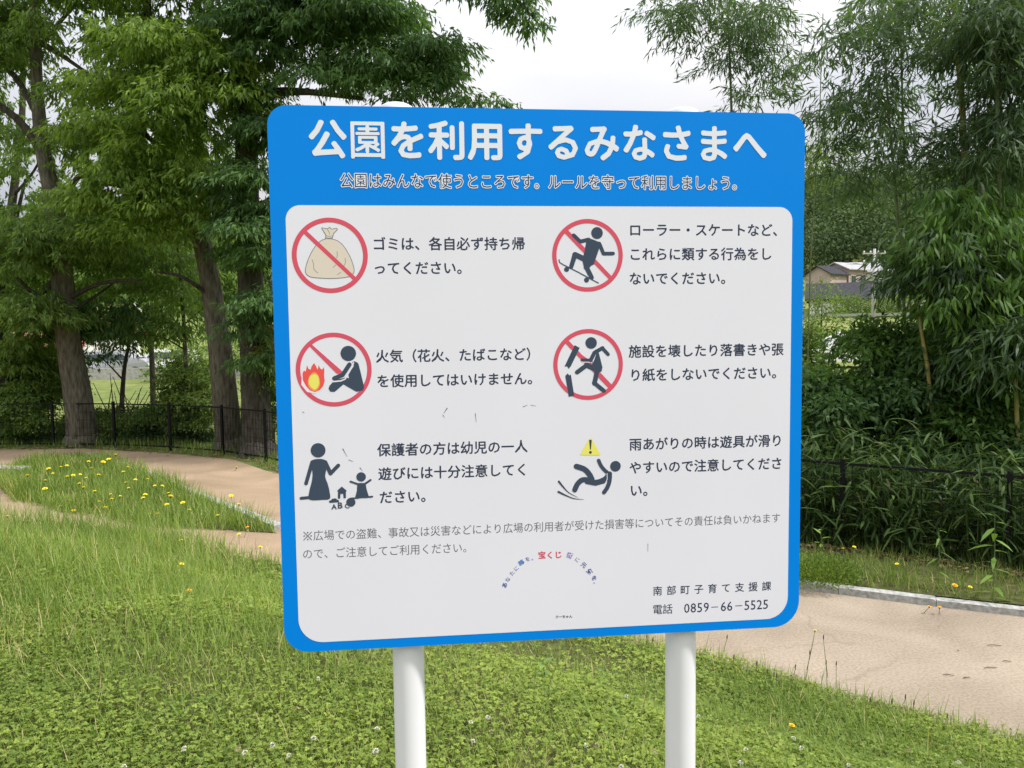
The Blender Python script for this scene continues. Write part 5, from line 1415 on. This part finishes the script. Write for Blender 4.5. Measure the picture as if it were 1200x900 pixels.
# wooded hillside: many crowns made of leaf-mass facets
def forest():
    C_ = []
    while len(C_) < 1150:
        y = 100 + 170 * rng.random() ** 1.3; x = (rng.uniform(-.78, -.2) if rng.random() < .42 else rng.uniform(.25, .8) if rng.random() < .9 else rng.uniform(-.95, 1.05)) * y
        if x > 0 and y < 121 + 1 * math.sin(x * .15): continue
        if x <= 0 and y < 105: continue
        C_.append((x, y))
    C_ = np.array(C_); z = terrain(C_[:, 0], C_[:, 1])
    m = 360; n = len(C_)
    rad = rng.uniform(2.6, 5.2, n)
    u = rand_unit(n * m).reshape(n, m, 3)
    P_ = np.stack([C_[:, 0], C_[:, 1], z + rad * 1.1], 1)[:, None] + u * (rad[:, None, None] * (.55 + .45 * rng.random((n, m, 1)))) * np.array([1, 1, 1.25])
    P_ = P_.reshape(-1, 3); k = len(P_); uu = u.reshape(-1, 3)
    var = np.clip(np.repeat(rng.uniform(.1, .7, n), m) + rng.normal(scale=.14, size=k), 0, 1)
    V, Fc, kk = leaf_verts(P_, unit(rand_unit(k) + uu * .3), unit(uu + rand_unit(k) * .5), rng.uniform(.4, .8, k), rng.uniform(.28, .55, k), 'q', .1)
    return [(V, Fc, kk, var)]
tag(leaf_obj('distant_forest', forest(), leaf_mat('hazed_forest_leaf', (.055, .088, .040), (.105, .150, .062), .15, .9, spec=.05)), 'wooded hillside far behind the houses', kind='stuff')  # leaf colours lightened and low in contrast: slight distance haze painted in
# loose light shrub clumps in the middle distance
for (px, d_, w_, h_, lab) in ((946, 36, .75, 2.9, 'feathery light green shrub beyond the fence beside the board edge'), (1008, 100, 2.0, 2.4, 'round green shrub between the hillside houses'), (962, 52, 1.9, 5.0, 'pale green bush in front of the hillside houses'),
                          (70, 46, 1.6, 1.9, 'dark bush under the white house at left'), (215, 40, 2.0, 2.4, 'green bush at the far side of the left field'), (285, 48, 3.0, 3.0, 'broad bush beyond the field near the dark trunk'),
   (993, 77, 1.9, 2.3, 'leftmost clipped bush in front of the long dark roofed hall'), (1022, 77, 2.2, 1.9, 'middle bush in front of the long dark roofed hall'), (1050, 77, 2.2, 2.4, 'rightmost bush in front of the long dark roofed hall')):
    c = on_ground(px, d_); root = empty('bush', c); tag(root, lab, 'bush')
    n = 2600; u = rand_unit(n); u[:, 2] = np.abs(u[:, 2]); P_ = u * (rng.random((n, 1)) ** .35) * np.array([w_, w_, h_]) * (1 + .18 * np.sin(u[:, :1] * 9) + .15 * np.sin(u[:, 2:] * 11))
    V, Fc, kk = leaf_verts(P_, u + rand_unit(n), unit(u + rand_unit(n) * .6), rng.uniform(.12, .26, n), rng.uniform(.07, .14, n), 'q', .1)
    leaf_obj('foliage', [(V, Fc, kk, rng.random(n) * .95)], l_shrub, root)
    mb = MB(); mb.tube([(0, 0, -.2), (.05, 0, h_ * .6)], [.09, .04], 7); mb.build('trunk', m_bark_d, root)
